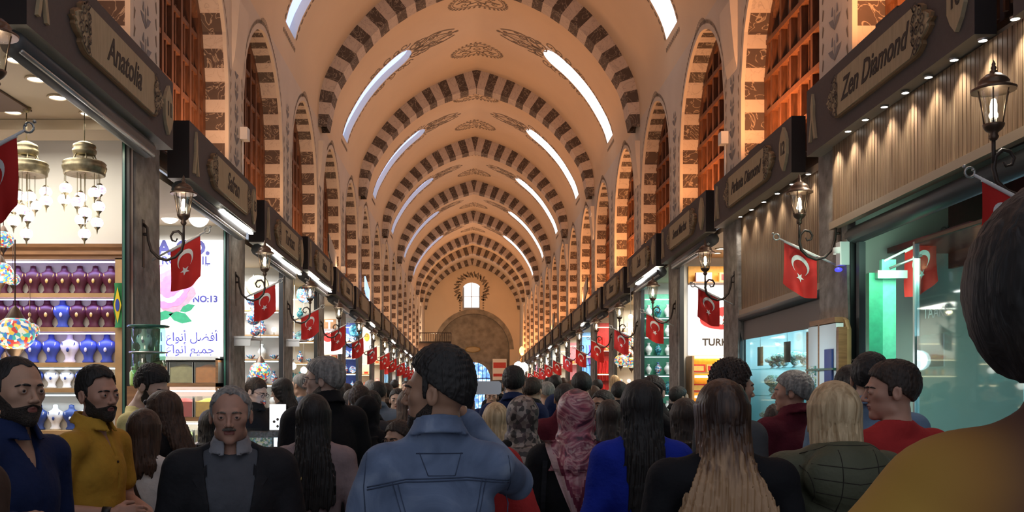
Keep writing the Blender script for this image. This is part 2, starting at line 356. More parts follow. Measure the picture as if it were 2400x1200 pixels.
def rib(y, depth=.52, lower=True, thin=1):
    mb = MB(); tot = SMAX+.45
    step = .262; nseg = int(tot/step)
    def prof_pt(s, off):
        a = abs(s); sg = 1 if s >= 0 else -1
        if a <= SMAX: return vp(s, off)
        return (CX+sg*(FP[-1][0]-off), 1.65+FP[-1][1]-(a-SMAX))
    def t_in(s):
        a = abs(s)/tot
        return thin*(np.interp(a, [0,.35,.7,.88,1],[.52,.44,.33,.24,.12]))
    edges = [(k-.5)*step for k in range(1, nseg+1)]
    E = sorted([-e for e in edges]+edges)
    for i in range(len(E)-1):
        m_ = 'marble_dark' if int(round(((E[i]+E[i+1])/2)/step)) % 2 == 0 else 'marble_light'
        sub = np.linspace(E[i], E[i+1], 3)
        if E[i] < 0 < E[i+1]: sub = [E[i], 0, E[i+1]]
        V = []
        for s in sub:
            xo, zo = prof_pt(s, -.02); xi, zi = prof_pt(s, t_in(s))
            V += [(xo,y,zo),(xi,y,zi),(xi,y+depth,zi),(xo,y+depth,zo)]
        Fs = []
        for q in range(2):
            a, b = 4*q, 4*q+4
            Fs += [(a,b,b+1,a+1),(a+1,b+1,b+2,a+2),(a+2,b+2,b+3,a+3)]
        mb.add(V, Fs, m_)
    if lower:   # plaster corbel dying into the wall
        for sg in (-1,1):
            x0 = CX+sg*(HW+.02); zt = 1.65+FP[-1][1]-.43; V = []
            for t in (0,.25,.5,.75,1):
                d = .13*(1-t)**.6; z = zt-1.0*t; V += [(x0,y+.0,z),(x0-sg*d,y+.03*t,z),(x0-sg*d,y+depth-.03*t,z),(x0,y+depth,z)]
            mb.add(V, [(4*q+i,4*q+4+i,4*q+5+i,4*q+1+i) for q in range(4) for i in range(3)], 'plaster')
    return mb
for j in range(8): rib(PN(1+2*j)-.26).build('trim_%d' % (j+1), kind='structure')
rib(PN(16)+1.0, .45).build('trim_9', kind='structure')
rib(YEND-.3, .3, False, .85).build('trim_10', kind='structure')

# ---- side walls with pointed arches
AW, AZ, AR = 1.385, 5.65, 1.5             # arch half width, springing height, rise
ARr = (AW**2+AR**2)/(2*AW)
def arch_pts(c, zb, sc_=1, n=10):
    pts = [(c-AW*sc_, zb)]
    hs = [(AW*sc_*k/n) for k in range(n+1)]
    def zz(x): q = ARr*sc_; return AZ+math.sqrt(max(0, q*q-(x+q-AW*sc_)**2))
    lft = [(c-x, zz(x)) for x in reversed(hs)]
    return pts+lft+[(c+x, zz(x)) for x in hs[1:]]+[(c+AW*sc_, zb)]
def side_wall(sg):
    X = CX+sg*HW; mb = MB(); D = .32
    for n in range(-1, 17):
        y0, y1 = PN(n), PN(n+1); c = (y0+y1)/2; zb = SB(sg,max(n,0))+.25; zt = 1.65+5.62
        if y1 < Y0: continue
        ap = arch_pts(c, zb)
        top = [(y0,zt)]+[(max(y0,min(y1,p[0])), zt) for p in ap[1:-1]]+[(y1,zt)]
        V = [(X,y0,zb),(X,ap[0][0],zb),(X,ap[1][0],ap[1][1]),(X,y0,AZ),(X,y1,zb),(X,ap[-1][0],zb),(X,ap[-2][0],ap[-2][1]),(X,y1,AZ)]
        mb.add(V, [(0,1,2,3),(4,7,6,5)], 'plaster')
        a = ap[1:-1]
        for p, q in zip(a, a[1:]): mb.add([(X,p[0],p[1]),(X,q[0],q[1]),(X,q[0],zt),(X,p[0],zt)], [(0,1,2,3)], 'plaster')
        mb.add([(X,y0,AZ),(X,a[0][0],AZ),(X,a[0][0],zt),(X,y0,zt)], [(0,1,2,3)], 'plaster'); mb.add([(X,y1,AZ),(X,a[-1][0],AZ),(X,a[-1][0],zt),(X,y1,zt)], [(0,1,2,3)], 'plaster')
        # reveal: plaster bead, striped jamb; the curved head gets radial stripes
        pts = ap
        for i in range(len(pts)-1):
            p, q = pts[i], pts[i+1]; straight = i == 0 or i == len(pts)-2
            for k in range(1):
                mb.add([(X,p[0],p[1]),(X,q[0],q[1]),(X+sg*.05,q[0],q[1]),(X+sg*.05,p[0],p[1])], [(0,1,2,3)], 'plaster')
                m_ = 'striped_jamb' if straight or p[1] < AZ+.9 and q[1] < AZ+1.2 else ('marble_dark' if i % 2 else 'marble_light')
                mb.add([(X+sg*.05,p[0],p[1]),(X+sg*.05,q[0],q[1]),(X+sg*D,q[0],q[1]),(X+sg*D,p[0],p[1])], [(0,1,2,3)], m_)
        # painted border and pier ornament
        e = X-sg*.004
        ob = arch_pts(c, zb, 1.055)
        for i in range(1, len(ob)-2):
            p, q = ob[i], ob[i+1]
            for k in range(2):
                t = k/2; u = (p[0]+(q[0]-p[0])*t, p[1]+(q[1]-p[1])*t); v_ = (p[0]+(q[0]-p[0])*(t+.32), p[1]+(q[1]-p[1])*(t+.32))
                mb.add([(e,u[0],u[1]),(e,v_[0],v_[1]),(e,v_[0],v_[1]+.07),(e,u[0],u[1]+.045)], [(0,1,2,3)], 'paint')
        for i in range(-6, 7):
            a_ = PI/2+i*.13; mb.add([(e,c+.42*math.cos(a_),6.85+.42*math.sin(a_)),(e,c+.5*math.cos(a_+.05),6.85+.5*math.sin(a_+.05)),(e,c+.5*math.cos(a_-.03),6.85+.5*math.sin(a_-.03))], [(0,1,2)], 'paint')
        z = zb+.2; rnd = random.Random(n)
        while z < AZ+.2:
            for s_ in (-1,1):
                mb.add([(e,c+s_*1.47,z),(e,c+s_*1.49,z),(e,c+s_*1.52,z+.09),(e,c+s_*1.49,z+.12)], [(0,1,2,3)], 'paint')
            z += .17
        z = zb+.3; k = 0
        while z < AZ+.7:                      # leafy stem up the pier
            for s_ in (-1,1):
                w_ = .13+.04*math.sin(k*1.3); mb.add([(e,y1,z),(e,y1+s_*w_*.6,z+.06),(e,y1+s_*w_,z+.13),(e,y1+s_*w_*.3,z+.12)], [(0,1,2,3)], 'paint_blue')
                mb.add([(e,y1+s_*.04,z+.15),(e,y1+s_*.09,z+.16),(e,y1+s_*.07,z+.24),(e,y1+s_*.05,z+.25)], [(0,1,2,3)], 'paint_blue')
            mb.add([(e,y1-.008,z),(e,y1+.008,z),(e,y1+.008,z+.2),(e,y1-.008,z+.2)], [(0,1,2,3)], 'paint_blue')
            z += .3; k += 1
    # solid wall behind so no light leaks, and masonry past the last shop
    mb.box(min(X,X+sg*.02), max(X,X+sg*.02), PN(17)-.2 if 0 else PN(17), YEND, -1.5, 7.3, 'plaster')
    return mb.build('wall_left' if sg < 0 else 'wall_right', kind='structure')
for sg in (-1,1): side_wall(sg)
# ---- lattice windows inside the arches
def lattice(sg):
    X = .0; fr = MB(); zb = 4.4; ap = arch_pts(0, zb, .985); d0, d1 = sg*.30, sg*.38
    inn = arch_pts(0, zb, .90)
    for i in range(len(ap)-1):
        a, b, c_, d_ = ap[i], ap[i+1], inn[i+1], inn[i]
        V = [(d0,*a),(d0,*b),(d0,*c_),(d0,*d_),(d1,*a),(d1,*b),(d1,*c_),(d1,*d_)]
        fr.add(V, [(0,1,2,3),(3,2,6,7),(0,4,5,1)], 'lattice_wood')
    def top(y): 
        q = ARr*.95; a = abs(y); return AZ+math.sqrt(max(0, q*q-(a+q-AW*.95)**2))
    for k in range(-3, 4):
        y = k*.355; fr.box(min(d0,d1)-.005, max(d0,d1), y-.035, y+.035, zb, top(y), 'lattice_wood')
        if k < 3: fr.box(min(d0,d1)+.03, max(d0,d1)-.02, y+.16, y+.19, zb, min(top(y+.17),6.2), 'lattice_wood')
    z = zb+.35
    while z < AZ+1.1:
        q = ARr*.95; wz = AW*.93 if z < AZ else max(0, math.sqrt(max(0, q*q-(z-AZ)**2))-(q-AW*.95))
        if wz > .1: fr.box(min(d0,d1)-.02, max(d0,d1)-.01, -wz, wz, z-.03, z+.03, 'lattice_wood')
        z += .46
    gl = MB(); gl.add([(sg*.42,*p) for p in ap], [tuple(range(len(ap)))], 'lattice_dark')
    return fr, gl
for sg in (-1,1):
    fr, gl = lattice(sg); first = None
    for n in range(0, 17):
        if first is None:
            e = bpy.data.objects.new('window_1', None); C.objects.link(e); e['kind'] = 'structure'
            fr.build('window_lattice', e); gl.build('window_pane', e); first = e
        else: e = dup(first)
        e.location = (CX+sg*HW, (PN(n)+PN(n+1))/2, G((PN(n)+PN(n+1))/2)*.0)
# ---- end wall
def end_wall():
    mb = MB(); Y = YEND; cx = .3; r = 2.56; zs = 1.65+2.62
    def arc(n=18, rr=r, z=zs): return [(cx+rr*math.cos(PI-PI*k/n), z+rr*math.sin(PI-PI*k/n)) for k in range(n+1)]
    A = arc(); xs = [CX-4.2]+[a[0] for a in A]+[CX+4.2]
    mb.add([(CX-4.2,Y,-1.6),(cx-r,Y,-1.6),(cx-r,Y,zs),(CX-4.2,Y,zs),(CX+4.2,Y,-1.6),(cx+r,Y,-1.6),(cx+r,Y,zs),(CX+4.2,Y,zs),(CX-4.2,Y,11.5),(cx-r,Y,11.5),(cx+r,Y,11.5),(CX+4.2,Y,11.5)], [(0,1,2,3),(4,7,6,5),(3,2,9,8),(6,7,11,10)], 'vault')
    wx0, wx1, wz0, wz1 = (1084-VX)*Y/F, (1127-VX)*Y/F, 1.65+(HY-726)*Y/F, 1.65+(HY-662)*Y/F
    for a, b in zip(A, A[1:]):
        x0, x1 = a[0], b[0]; hi = 11.5
        if x0 >= wx0-.3 and x1 <= wx1+.35: hi = wz0
        mb.add([(x0,Y,a[1]),(x1,Y,b[1]),(x1,Y,hi),(x0,Y,hi)], [(0,1,2,3)], 'vault')
    sel = [a[0] for a in A if True]; lo = min(x0 for x0, x1 in zip(sel, sel[1:]) if x0 >= wx0-.3 and x1 <= wx1+.35); hi_ = max(x1 for x0, x1 in zip(sel, sel[1:]) if x0 >= wx0-.3 and x1 <= wx1+.35)
    cxw = (wx0+wx1)/2; hw = (wx1-wx0)/2
    # around the window hole
    ring = [(wx0,wz0),(wx1,wz0)]+[(cxw+hw*math.cos(PI*k/8), wz1-hw*.75+hw*.75*math.sin(PI*k/8)) for k in range(9)]
    mb.box(lo, wx0, Y-.001, Y, wz0, 11.5, 'vault'); mb.box(wx1, hi_, Y-.001, Y, wz0, 11.5, 'vault')
    tp = ring[2:]
    for a, b in zip(tp, tp[1:]): mb.add([(a[0],Y,a[1]),(b[0],Y,b[1]),(b[0],Y,11.5),(a[0],Y,11.5)], [(0,1,2,3)], 'vault')
    n = len(ring); mb.add([(p[0],Y,p[1]) for p in ring]+[(p[0]*1+0,Y+.4,p[1]) for p in ring], [(i,(i+1)%n,n+(i+1)%n,n+i) for i in range(n)], 'cream')
    # stone voussoir edge and recess
    for k, (a, b, a2, b2) in enumerate(zip(A, A[1:], arc(rr=r+.32), arc(rr=r+.32)[1:])):
        mb.add([(a[0],Y-.02,a[1]),(b[0],Y-.02,b[1]),(b2[0],Y-.02,b2[1]),(a2[0],Y-.02,a2[1])], [(0,1,2,3)], 'stone_wall'); mb.add([(a[0],Y-.02,a[1]),(b[0],Y-.02,b[1]),(b[0],Y+.7,b[1]),(a[0],Y+.7,a[1])], [(0,1,2,3)], 'stone_wall')
    for s_ in (-1,1): mb.box(cx+s_*r-.02, cx+s_*r+.02, Y, Y+.7, -1.6, zs, 'stone_wall')
    gz = 1.65+1.72-1.15; g = [(cx+.05+1.15*math.cos(PI-PI*k/12), gz+1.15*math.sin(PI-PI*k/12)) for k in range(13)]
    Yb = Y+.7
    for a, b in zip(g, g[1:]): mb.add([(a[0],Yb,a[1]),(b[0],Yb,b[1]),(b[0],Yb,7.2),(a[0],Yb,7.2)], [(0,1,2,3)], 'stone_wall')
    mb.box(cx-r, g[0][0], Yb, Yb+.05, -1.6, 7.2, 'stone_wall'); mb.box(g[-1][0], cx+r, Yb, Yb+.05, -1.6, 7.2, 'stone_wall')
    # painted wreath round the window
    for k in range(60):
        a = -.25*PI+1.5*PI*k/59; rr = hw*1.35+.12*math.sin(k*2.4); x = cxw+rr*math.cos(a)*1.05; z = wz1-.5+rr*1.05*math.sin(a)
        mb.add([(x,Y-.006,z),(x+.2*math.cos(a+.7),Y-.006,z+.2*math.sin(a+.7)),(x+.3*math.cos(a+.2),Y-.006,z+.3*math.sin(a+.2)),(x+.1*math.cos(a-.5),Y-.006,z+.1*math.sin(a-.5))], [(0,1,2,3)], 'paint')
    for s_ in (-1,1):
        for k in range(9): z = wz0-.3+k*.18; x = cxw+s_*(hw+.12); mb.add([(x,Y-.006,z),(x+s_*.13,Y-.006,z+.04),(x+s_*.1,Y-.006,z+.12),(x,Y-.006,z+.13)], [(0,1,2,3)], 'paint')
    for k in range(8): x = wx0+k*.17; mb.add([(x,Y-.006,wz0-.12),(x+.1,Y-.006,wz0-.12),(x+.13,Y-.006,wz0-.22),(x+.03,Y-.006,wz0-.22)], [(0,1,2,3)], 'paint')
    mb.build('wall_back', kind='structure')
    e = bpy.data.objects.new('window_end', None); C.objects.link(e); e['kind'] = 'structure'
    MB().add([(p[0],Y+.38,p[1]) for p in ring], [tuple(range(n))], 'end_window').build('window_pane', e)
    f = MB(); f.box(cxw-.03,cxw+.03,Y+.3,Y+.36,wz0,wz1,'white').box(wx0,wx1,Y+.3,Y+.36,(wz0+wz1)/2-.05,(wz0+wz1)/2,'white').box(wx0,wx0+.12,Y+.25,Y+.36,wz0,wz1-.3,'steel').box(wx1-.12,wx1,Y+.25,Y+.36,wz0,wz1-.3,'steel').box(wx0,wx1,Y+.2,Y+.36,wz0,wz0+.18,'steel').build('window_frame', e)
    d = bpy.data.objects.new('door_gate', None); C.objects.link(d); d['kind'] = 'structure'
    ramp_mat('gate_light', 'noise', [(.3,(.05,.12,.5)),(.5,(.2,.45,1)),(.62,(.8,.95,1)),(.75,(.1,.2,.7))], .5, 1.6, emit=1.6)
    MB().add([(x,Yb+.5,z) for x,z in g]+[(g[-1][0],Yb+.5,-1.6),(g[0][0],Yb+.5,-1.6)], [tuple(range(15))], 'gate_light').build('gate_opening', d)
    b = MB()
    for k in range(-3,4): b.box(cx+.05+k*.3-.02, cx+.05+k*.3+.02, Yb+.3, Yb+.34, -1.6, gz+math.sqrt(max(0,1.15**2-(k*.3)**2)), 'black')
    for z in (gz, gz-.8): b.box(cx-1.1,cx+1.2,Yb+.29,Yb+.33,z-.03,z+.03,'black')
    b.build('gate_bars', d)
end_wall()
t = thing('wall_plaque', 'oval gilded plaque high on the stone wall above the gate', 'plaque', (1106-VX and (1108-VX)*67.6/F, YEND+.66, 1.65+(HY-819)*67.6/F))
MB().lathe([(0,0),(.5,0),(.52,.03),(.45,.05),(0,.05)], 'plate', n=24).build('plaque_board', t); MB().lathe([(.5,.0),(.56,.03),(.5,.07)], 'gold', n=24).build('plaque_rim', t)
t.rotation_euler = (PI/2,0,0); t.scale = (1,.38,1)
p = at(1171,866,YEND-.02); t = thing('notice_board', 'white and red notice board on the pier beside the gate', 'sign', p)
MB().box(-.5,.5,-.02,.02,-.75,.75,'white').build('notice_panel', t); MB().box(-.45,.45,-.03,-.021,.1,.5,'red').box(-.45,.45,-.03,-.021,-.5,-.3,'red').build('notice_print', t)
# balcony
b0 = at(986,800,58.5); t = thing('balcony', 'dark wooden balcony with an iron railing near the end wall', 'balcony', b0)
W_ = 1.9
m1 = MB().box(-.1,W_,0,1.1,-.12,0,'black'); m1.add([(-.1,0,-.12),(W_,0,-.12),(W_,1.1,-.12),(-.1,1.1,-.12),(-.1,0,-1.7),(.35,0,-1.7),(.35,1.1,-1.7),(-.1,1.1,-1.7)], [(0,1,5,4),(1,2,6,5),(2,3,7,6),(3,0,4,7),(4,5,6,7)], 'lattice_dark'); m1.build('balcony_base', t)
m2 = MB().box(-.1,W_,0,.05,.5,.55,'iron').box(W_-.05,W_,0,1.1,.5,.55,'iron')
for k in range(15): m2.box(-.08+k*.14,-.05+k*.14,.01,.04,0,.5,'iron')
m2.build('railing', t)
# ---- floor, pillars, partitions, shop shells
fl = MB(); fl.add([(-8,-1.5,G(-1.5)),(8,-1.5,G(-1.5)),(8,YEND+1.5,G(YEND+1.5)),(-8,YEND+1.5,G(YEND+1.5))], [(0,1,2,3)], 'floor'); fl.build('floor', kind='structure')
pil_k = 20
for sg in (-1,1):
    for n in range(0, 18):
        X = CX+sg*HW; y = PN(n); z0 = G(y)-.05; zt = max(SB(sg, min(n,16)), SB(sg, max(n-1,0)))+.36; mb = MB()
        rnd = random.Random(n*7+sg); hw = .36
        rows = 9; xs = X-sg*.02
        V = []; cols = [(xs+sg*.07,-hw),(xs,-hw),(xs-sg*.012,-hw+.03),(xs-sg*.012,hw-.03),(xs,hw),(xs+sg*.07,hw)]
        for r_ in range(rows+1):
            z = z0+(zt-z0)*r_/rows
            for cx_, cy_ in cols: V.append((cx_+rnd.uniform(-.008,.008), y+cy_+rnd.uniform(-.014,.014), z))
        k = len(cols); mb.add(V, [(r_*k+i,r_*k+i+1,(r_+1)*k+i+1,(r_+1)*k+i) for r_ in range(rows) for i in range(k-1)], 'stone')
        mb.box(min(X+sg*.04,X+sg*3.6), max(X+sg*.04,X+sg*3.6), y-.16, y+.16, z0, zt+.1, 'cream')
        mb.build('trim_%d' % pil_k, kind='structure'); pil_k += 1
    # outer shell: back wall of the shops and added upper backing against sky leaks
    X = CX+sg*HW; mb = MB(); x = CX+sg*(HW+3.0); mb.box(min(x,x+sg*.1), max(x,x+sg*.1), -1.5, YEND, -1.6, 4.6, 'shop_back')
    x = X+sg*.55; mb.box(min(x,x+sg*.05), max(x,x+sg*.05), -1.5, YEND, 4.3, 7.5, 'shop_back')
    mb.build('wall_shop_back_'+('left' if sg < 0 else 'right'), kind='structure')
    for n in range(0, 17):
        z = SB(sg,n)+.02; a, b = PN(n)+.16, PN(n+1)-.16; x0, x1 = X+sg*.05, X+sg*3.0
        MB().box(min(x0,x1), max(x0,x1), a, b, z, z+.08, 'ceiling_beige' if n != 0 else 'cream').build('ceiling_shop', kind='structure')
    mb = MB(); mb.box(min(X-sg*-.02,X+sg*.3), max(X+sg*.02,X+sg*.3), PN(17), YEND, -1.6, 3.9, 'stone_wall'); mb.build('baseboard_'+('left' if sg < 0 else 'right'), kind='structure')
# ================================================================ FASCIAS WITH SIGNS
XF = {-1: -2.92, 1: 3.41}
def side_f(sg, y0=0, z0=0):                 # text plane on a side fascia: u reads away from / towards the camera
    X = XF[sg]
    return (lambda u,v,w: (X-sg*w, y0-sg*u, z0+v))
def frameU(sg, X, y0, z0): return lambda u,v,w: (X-sg*w, y0-sg*u, z0+v)
def lobed(L_, H_):                          # outline of a name plate with lobed ends
    e = [(0,-.5),(.05,-.46),(.10,-.36),(.09,-.27),(.15,-.22),(.20,-.12),(.19,-.05),(.235,0),(.19,.05),(.20,.12),(.15,.22),(.09,.27),(.10,.36),(.05,.46),(0,.5)]
    rgt = [(L_/2-.22+x*1.15, y*H_) for x, y in e]; return rgt+[(-x,y) for x,y in rgt[::-1]]
def scrollwork(mb, f, x, h, d, m='lettering'):
    def rb(pl, w_):
        V = []
        for i,(u,v) in enumerate(pl):
            a, b = pl[max(i-1,0)], pl[min(i+1,len(pl)-1)]; l = math.hypot(b[0]-a[0],b[1]-a[1]) or 1; nx, ny = -(b[1]-a[1])/l*w_/2, (b[0]-a[0])/l*w_/2
            V += [f(u+nx,v+ny,.052), f(u-nx,v-ny,.052)]
        mb.add(V, [(2*i,2*i+2,2*i+3,2*i+1) for i in range(len(pl)-1)], m)
    def sp(u,v,r,a,t,s): rb([(u+r*(1-.8*k/12)*math.cos(a+s*t*2*PI*k/12), v+r*(1-.8*k/12)*math.sin(a+s*t*2*PI*k/12)) for k in range(13)], .012)
    for s in (-1,1):
        sp(x-d*.04, s*h*.36, .042, 1, 1.2, s); sp(x+d*.03, s*h*.25, .045, 2, 1.3, -s); sp(x-d*.06, s*h*.19, .04, 0, 1.2, s); sp(x+d*.07, s*h*.11, .05, 3, 1.2, s); sp(x-d*.01, s*h*.06, .035, 1, 1.1, -s); sp(x-d*.08, s*h*.04,.03,2,1,s)
        rb([(x-d*.10, s*h*.44),(x-d*.05, s*h*.3),(x-d*.1, s*h*.16),(x-d*.04,0)], .012); rb([(x-d*.02, s*h*.42),(x+d*.04, s*h*.33)], .014)
NAMES = {(-1,1):'Anatolia',(-1,2):'Safran',(-1,3):'Turkuaz',(-1,4):'Sultan',(-1,5):'Lokum',(1,0):'Altın',(1,1):'Zen Diamond',(1,2):'Pırlanta Diamond',(1,3):'Sweet Market',(1,4):'Lale',(1,5):'Bazaar'}
NUMS = {(1,1):'10',(-1,1):'11',(1,2):'12',(-1,2):'13'}
WORDS = {(-1,1):'with dark slanted lettering above the downlit jewellery shop',(-1,2):'above the white rose poster, second from the front',(1,1):'over bright slatted wood with a numbered plaque',(1,0):'cut by the frame beside the first lantern of the panelled row',(1,2):'above the second slatted panel, behind the largest sign'}
for sg in (-1,1):
    for n in range(0, 17):
        if sg < 0 and (n == 0 or n > 14): continue
        y0 = PN(n)+(.16 if sg < 0 else .2)*L; y1 = PN(n+1)+(.01 if sg < 0 else .075)*L
        zb = SB(sg,n); H = .66 if n <= 1 else .60; X = XF[sg]; back = CX+sg*(HW-.03); yc = (y0+y1)/2+(.0 if sg<0 else 0)
        lab = WORDS.get((sg,n)) or '%s sign from the front on the %s' % (ORD[n+(1 if sg > 0 else 0)], ROW[sg])
        t = thing('shop_sign', 'brown shop fascia, '+lab, 'sign', (0,0,0), 0, 'shop fascia signs')
        sl = MB(); a = min(X,back); b = max(X,back); dz = .03
        def V8(x0,x1,ya,yb,z0,z1): return [(x0,ya,z0+dz),(x0,ya,z1+dz),(x0,yb,z0-dz),(x0,yb,z1-dz),(x1,ya,z0+dz),(x1,ya,z1+dz),(x1,yb,z0-dz),(x1,yb,z1-dz)]
        V = V8(X, back, y0, y1, zb, zb+H)
        sl.add(V, [(0,2,3,1)], 'fascia'); sl.add(V, [(0,1,5,4),(2,6,7,3),(1,3,7,5)], 'fascia_end'); sl.add(V, [(0,4,6,2)], 'soffit')
        sl.build('fascia_panel', t)
        # name plate
        pl_y = yc+(.12 if sg < 0 else -.05); L_ = 1.95; Hp = .40; pz = zb+H*.5
        slope = -2*dz/(y1-y0)
        def f(u,v,w,pl_y=pl_y,pz=pz,sg=sg): 
            y = pl_y-sg*u; return (XF[sg]-sg*w, y, pz+v+slope*(y-yc))
        pm = MB(); pm.prism(lobed(L_,Hp), .03, 'plate_edge', f); pm.prism([(u*.975,v*.93) for u,v in lobed(L_,Hp)], .045, 'plate', f)
        plate = pm.build('name_plate', t)
        if n < 7:
            k = MB(); scrollwork(k, f, -L_/2+.16, Hp*1.1, -1); k.build('fretwork', plate); k = MB(); scrollwork(k, f, L_/2-.16, Hp*1.1, 1); k.build('fretwork', plate)
        if (sg,n) in NAMES:
            k = MB(); s_ = NAMES[(sg,n)]; put_text(k, s_, .27 if len(s_) < 9 else .25 if len(s_) < 12 else .19, lambda u,v,w: f(u*(.85 if len(s_) < 9 else .9), v*1.1, .047+w), 'lettering', shear=.35, ext=.002, bold=.004); k.build('lettering', plate)
        # number plaque (reader's right end) and tulip ornament (left end)
        if n < 9:
            ue = (y1-y0)/2-.2
            def f2(u,v,w,ue=ue): return f(u+sg*0+ (ue - (pl_y-yc)*-sg*0), v, w)
            hx = [(0,.25),(.07,.17),(.115,.08),(.115,-.08),(.07,-.17),(0,-.25),(-.07,-.17),(-.115,-.08),(-.115,.08),(-.07,.17)]
            off = sg*(pl_y-yc)
            q = MB(); q.prism([(u+ue+off,v*.95) for u,v in hx], .03, 'plate', f); hexo = q.build('number_plaque', t)
            if (sg,n) in NUMS: k = MB(); put_text(k, NUMS[(sg,n)], .19, lambda u,v,w: f(u*.8+ue+off, v, .033+w), 'lettering', ext=.001, bold=.004); k.build('numeral', hexo)
            q = MB()
            for s_ in (-1,1):
                q.prism([(-ue+off,.24),(-ue+off+s_*.035,.12),(-ue+off+s_*.03,.02),(-ue+off+s_*.09,-.22),(-ue+off+s_*.05,-.22),(-ue+off,-.02)], .025, 'plate', f)
            q.build('tulip_ornament', t)
        # roller housing under the fascia on the lamp row, LED strips
        Xh = XF[sg]+sg*.12
        if (sg < 0) or n > 2:
            h = MB(); pts = [(Xh, y, zb-.10+slope*(y-yc)) for y in (PN(n)+(.62 if sg < 0 else .76), PN(n+1)-.36)]
            h.tube(pts, .085, 'dark_grey', 10); h.tube([(p_[0]-sg*.06,p_[1],p_[2]-.06) for p_ in pts], .018, 'steel', 6)
            tag(h.build('shutter_roller'), 'dark metal shutter roller under the %s fascia, %s' % (ORD[n+(1 if sg>0 else 0)], ROW[sg]), 'shutter roller', 'shutter rollers')
        leds = {(-1,2):(.45,1),(-1,3):(.05,1),(-1,4):(.1,1),(-1,7):(.1,.5),(-1,9):(.3,.8),(-1,11):(.3,.8),(-1,12):(.3,.8),(1,4):(.0,.75),(1,7):(.1,.35),(1,10):(.3,.7),(1,12):(.3,.7)}
        if (sg,n) in leds:
            u0, u1 = leds[(sg,n)]; g = MB(); ya, yb = y0+(y1-y0)*u0, y0+(y1-y0)*u1
            k = int((yb-ya)/.16)
            strip = thing('led_strip', 'bright white LED strip under the %s fascia of the %s' % (ORD[n+(1 if sg>0 else 0)], ROW[sg]), 'light', (0,0,0), 0, 'LED strips under the fascias')
            g.box(min(X+sg*.01,X+sg*.05), max(X+sg*.01,X+sg*.05), ya, yb, zb-.035, zb-.032, 'steel').build('strip_channel', strip)
            g = MB()
            for i in range(k): y = ya+.16*i; g.box(X+sg*.03-.022, X+sg*.03+.022, y, y+.11, zb-.062-.0+slope*(y-yc), zb-.036+slope*(y-yc), 'led')
            g.build('strip_diodes', strip)

# ---- lanterns on scroll brackets at every pillar
def make_lantern():
    # local frame: origin on the pillar face, +x points into the hall
    t = thing('wall_lantern', 'lantern', 'lantern', (0,0,0), 0, 'wall lanterns on the pillars')
    ox = .41
    MB().box(0,.025,-.03,.03,-.62,-.16,'iron').tube([(0,0,-.3),(.07,0,-.3)],.014,'iron').build('back_plate', t)
    pts = [(.02,0,-.22),(.10,0,-.40)]
    for k in range(26):
        a = -PI*.75+k*.30; r = .17*(1-.029*k); pts.append((.235+.0*k+r*math.cos(a)*1.0, 0, -.42+r*math.sin(a)+.004*k))
    arm = [(.02,0,-.20),(.06,0,-.24),(.07,0,-.36),(.10,0,-.46),(.17,0,-.53),(.25,0,-.55),(.33,0,-.52),(.39,0,-.46),(.41,0,-.38),(.40,0,-.31),(.36,0,-.27),(.31,0,-.28),(.285,0,-.32),(.30,0,-.36),(.335,0,-.37),(.35,0,-.34)]
    MB().tube(arm, [.015]*9+[.014,.013,.012,.011,.010,.009,.008], 'iron').tube([(.41,0,-.35),(.41,0,-.20)],.012,'iron').build('scroll_arm', t)
    MB().lathe([(.0,-.22),(.02,-.21),(.03,-.19),(.02,-.17),(.045,-.15),(.058,-.13),(.062,-.115),(.0,-.112)], 'bronze', (ox,0,0), 16).build('base_cup', t)
    g = MB(); g.lathe([(.055,-.115),(.063,-.06),(.072,.0),(.088,.075),(.092,.09)], 'lantern_glass', (ox,0,0), 8); gl = g.build('glass', t)
    g = MB()
    for k in range(6): a = PI/3*k; g.tube([(ox+r*math.cos(a), r*math.sin(a), z) for r, z in ((.057,-.115),(.065,-.06),(.074,0),(.09,.075),(.094,.092))], .0045, 'bronze', 5)
    g.build('cage', t)
    MB().lathe([(.125,.085),(.128,.098),(.10,.112),(.085,.13),(.088,.14),(.075,.16),(.045,.185),(.02,.195),(.022,.205),(.012,.215),(.018,.228),(.010,.238),(.012,.25),(.0,.275)], 'bronze', (ox,0,0), 20).lathe([(.0,.08),(.125,.085)], 'bronze', (ox,0,0), 20).build('cap', t)
    MB().lathe([(.0,-.112),(.012,-.11),(.013,-.075),(.0,-.074)], 'white', (ox,0,0), 10).lathe([(.012,-.074),(.019,-.04),(.02,0),(.013,.035),(.0,.045)], 'bulb', (ox,0,0), 12).build('bulb', t)
    return t
LANT = make_lantern(); used = False
for sg in (-1,1):
    for n in range(1, 17):
        y = PN(n)-.2+(.05 if sg < 0 else 0); X = CX+sg*(HW-.01); z = 1.65+(1.93 if n > 1 or sg > 0 else 2.0)+G(y)
        if n == 1:
            if sg > 0: y += .26
            z = 1.65+(2.05 if sg<0 else 1.80)+G(y)
        sfx = 'cut by the photo edge beside the lit ceiling' if (sg,n) == (-1,1) else 'before the slatted panel beside the dark head' if (sg,n)==(1,1) else '%s from the front along the %s' % (ORD[n], ROW[sg])
        lab = 'lit bronze lantern, '+sfx
        if not used: o = LANT; used = True; o.location = (X,y,z); o.rotation_euler = (0,0,0 if sg < 0 else PI); o['label'] = lab
        else: dup(LANT, (X,y,z), 0 if sg < 0 else PI, lab)
        light('lantern_light', 'POINT', (X-sg*.41, y, z-.01), 5, (1,.82,.58), .03)

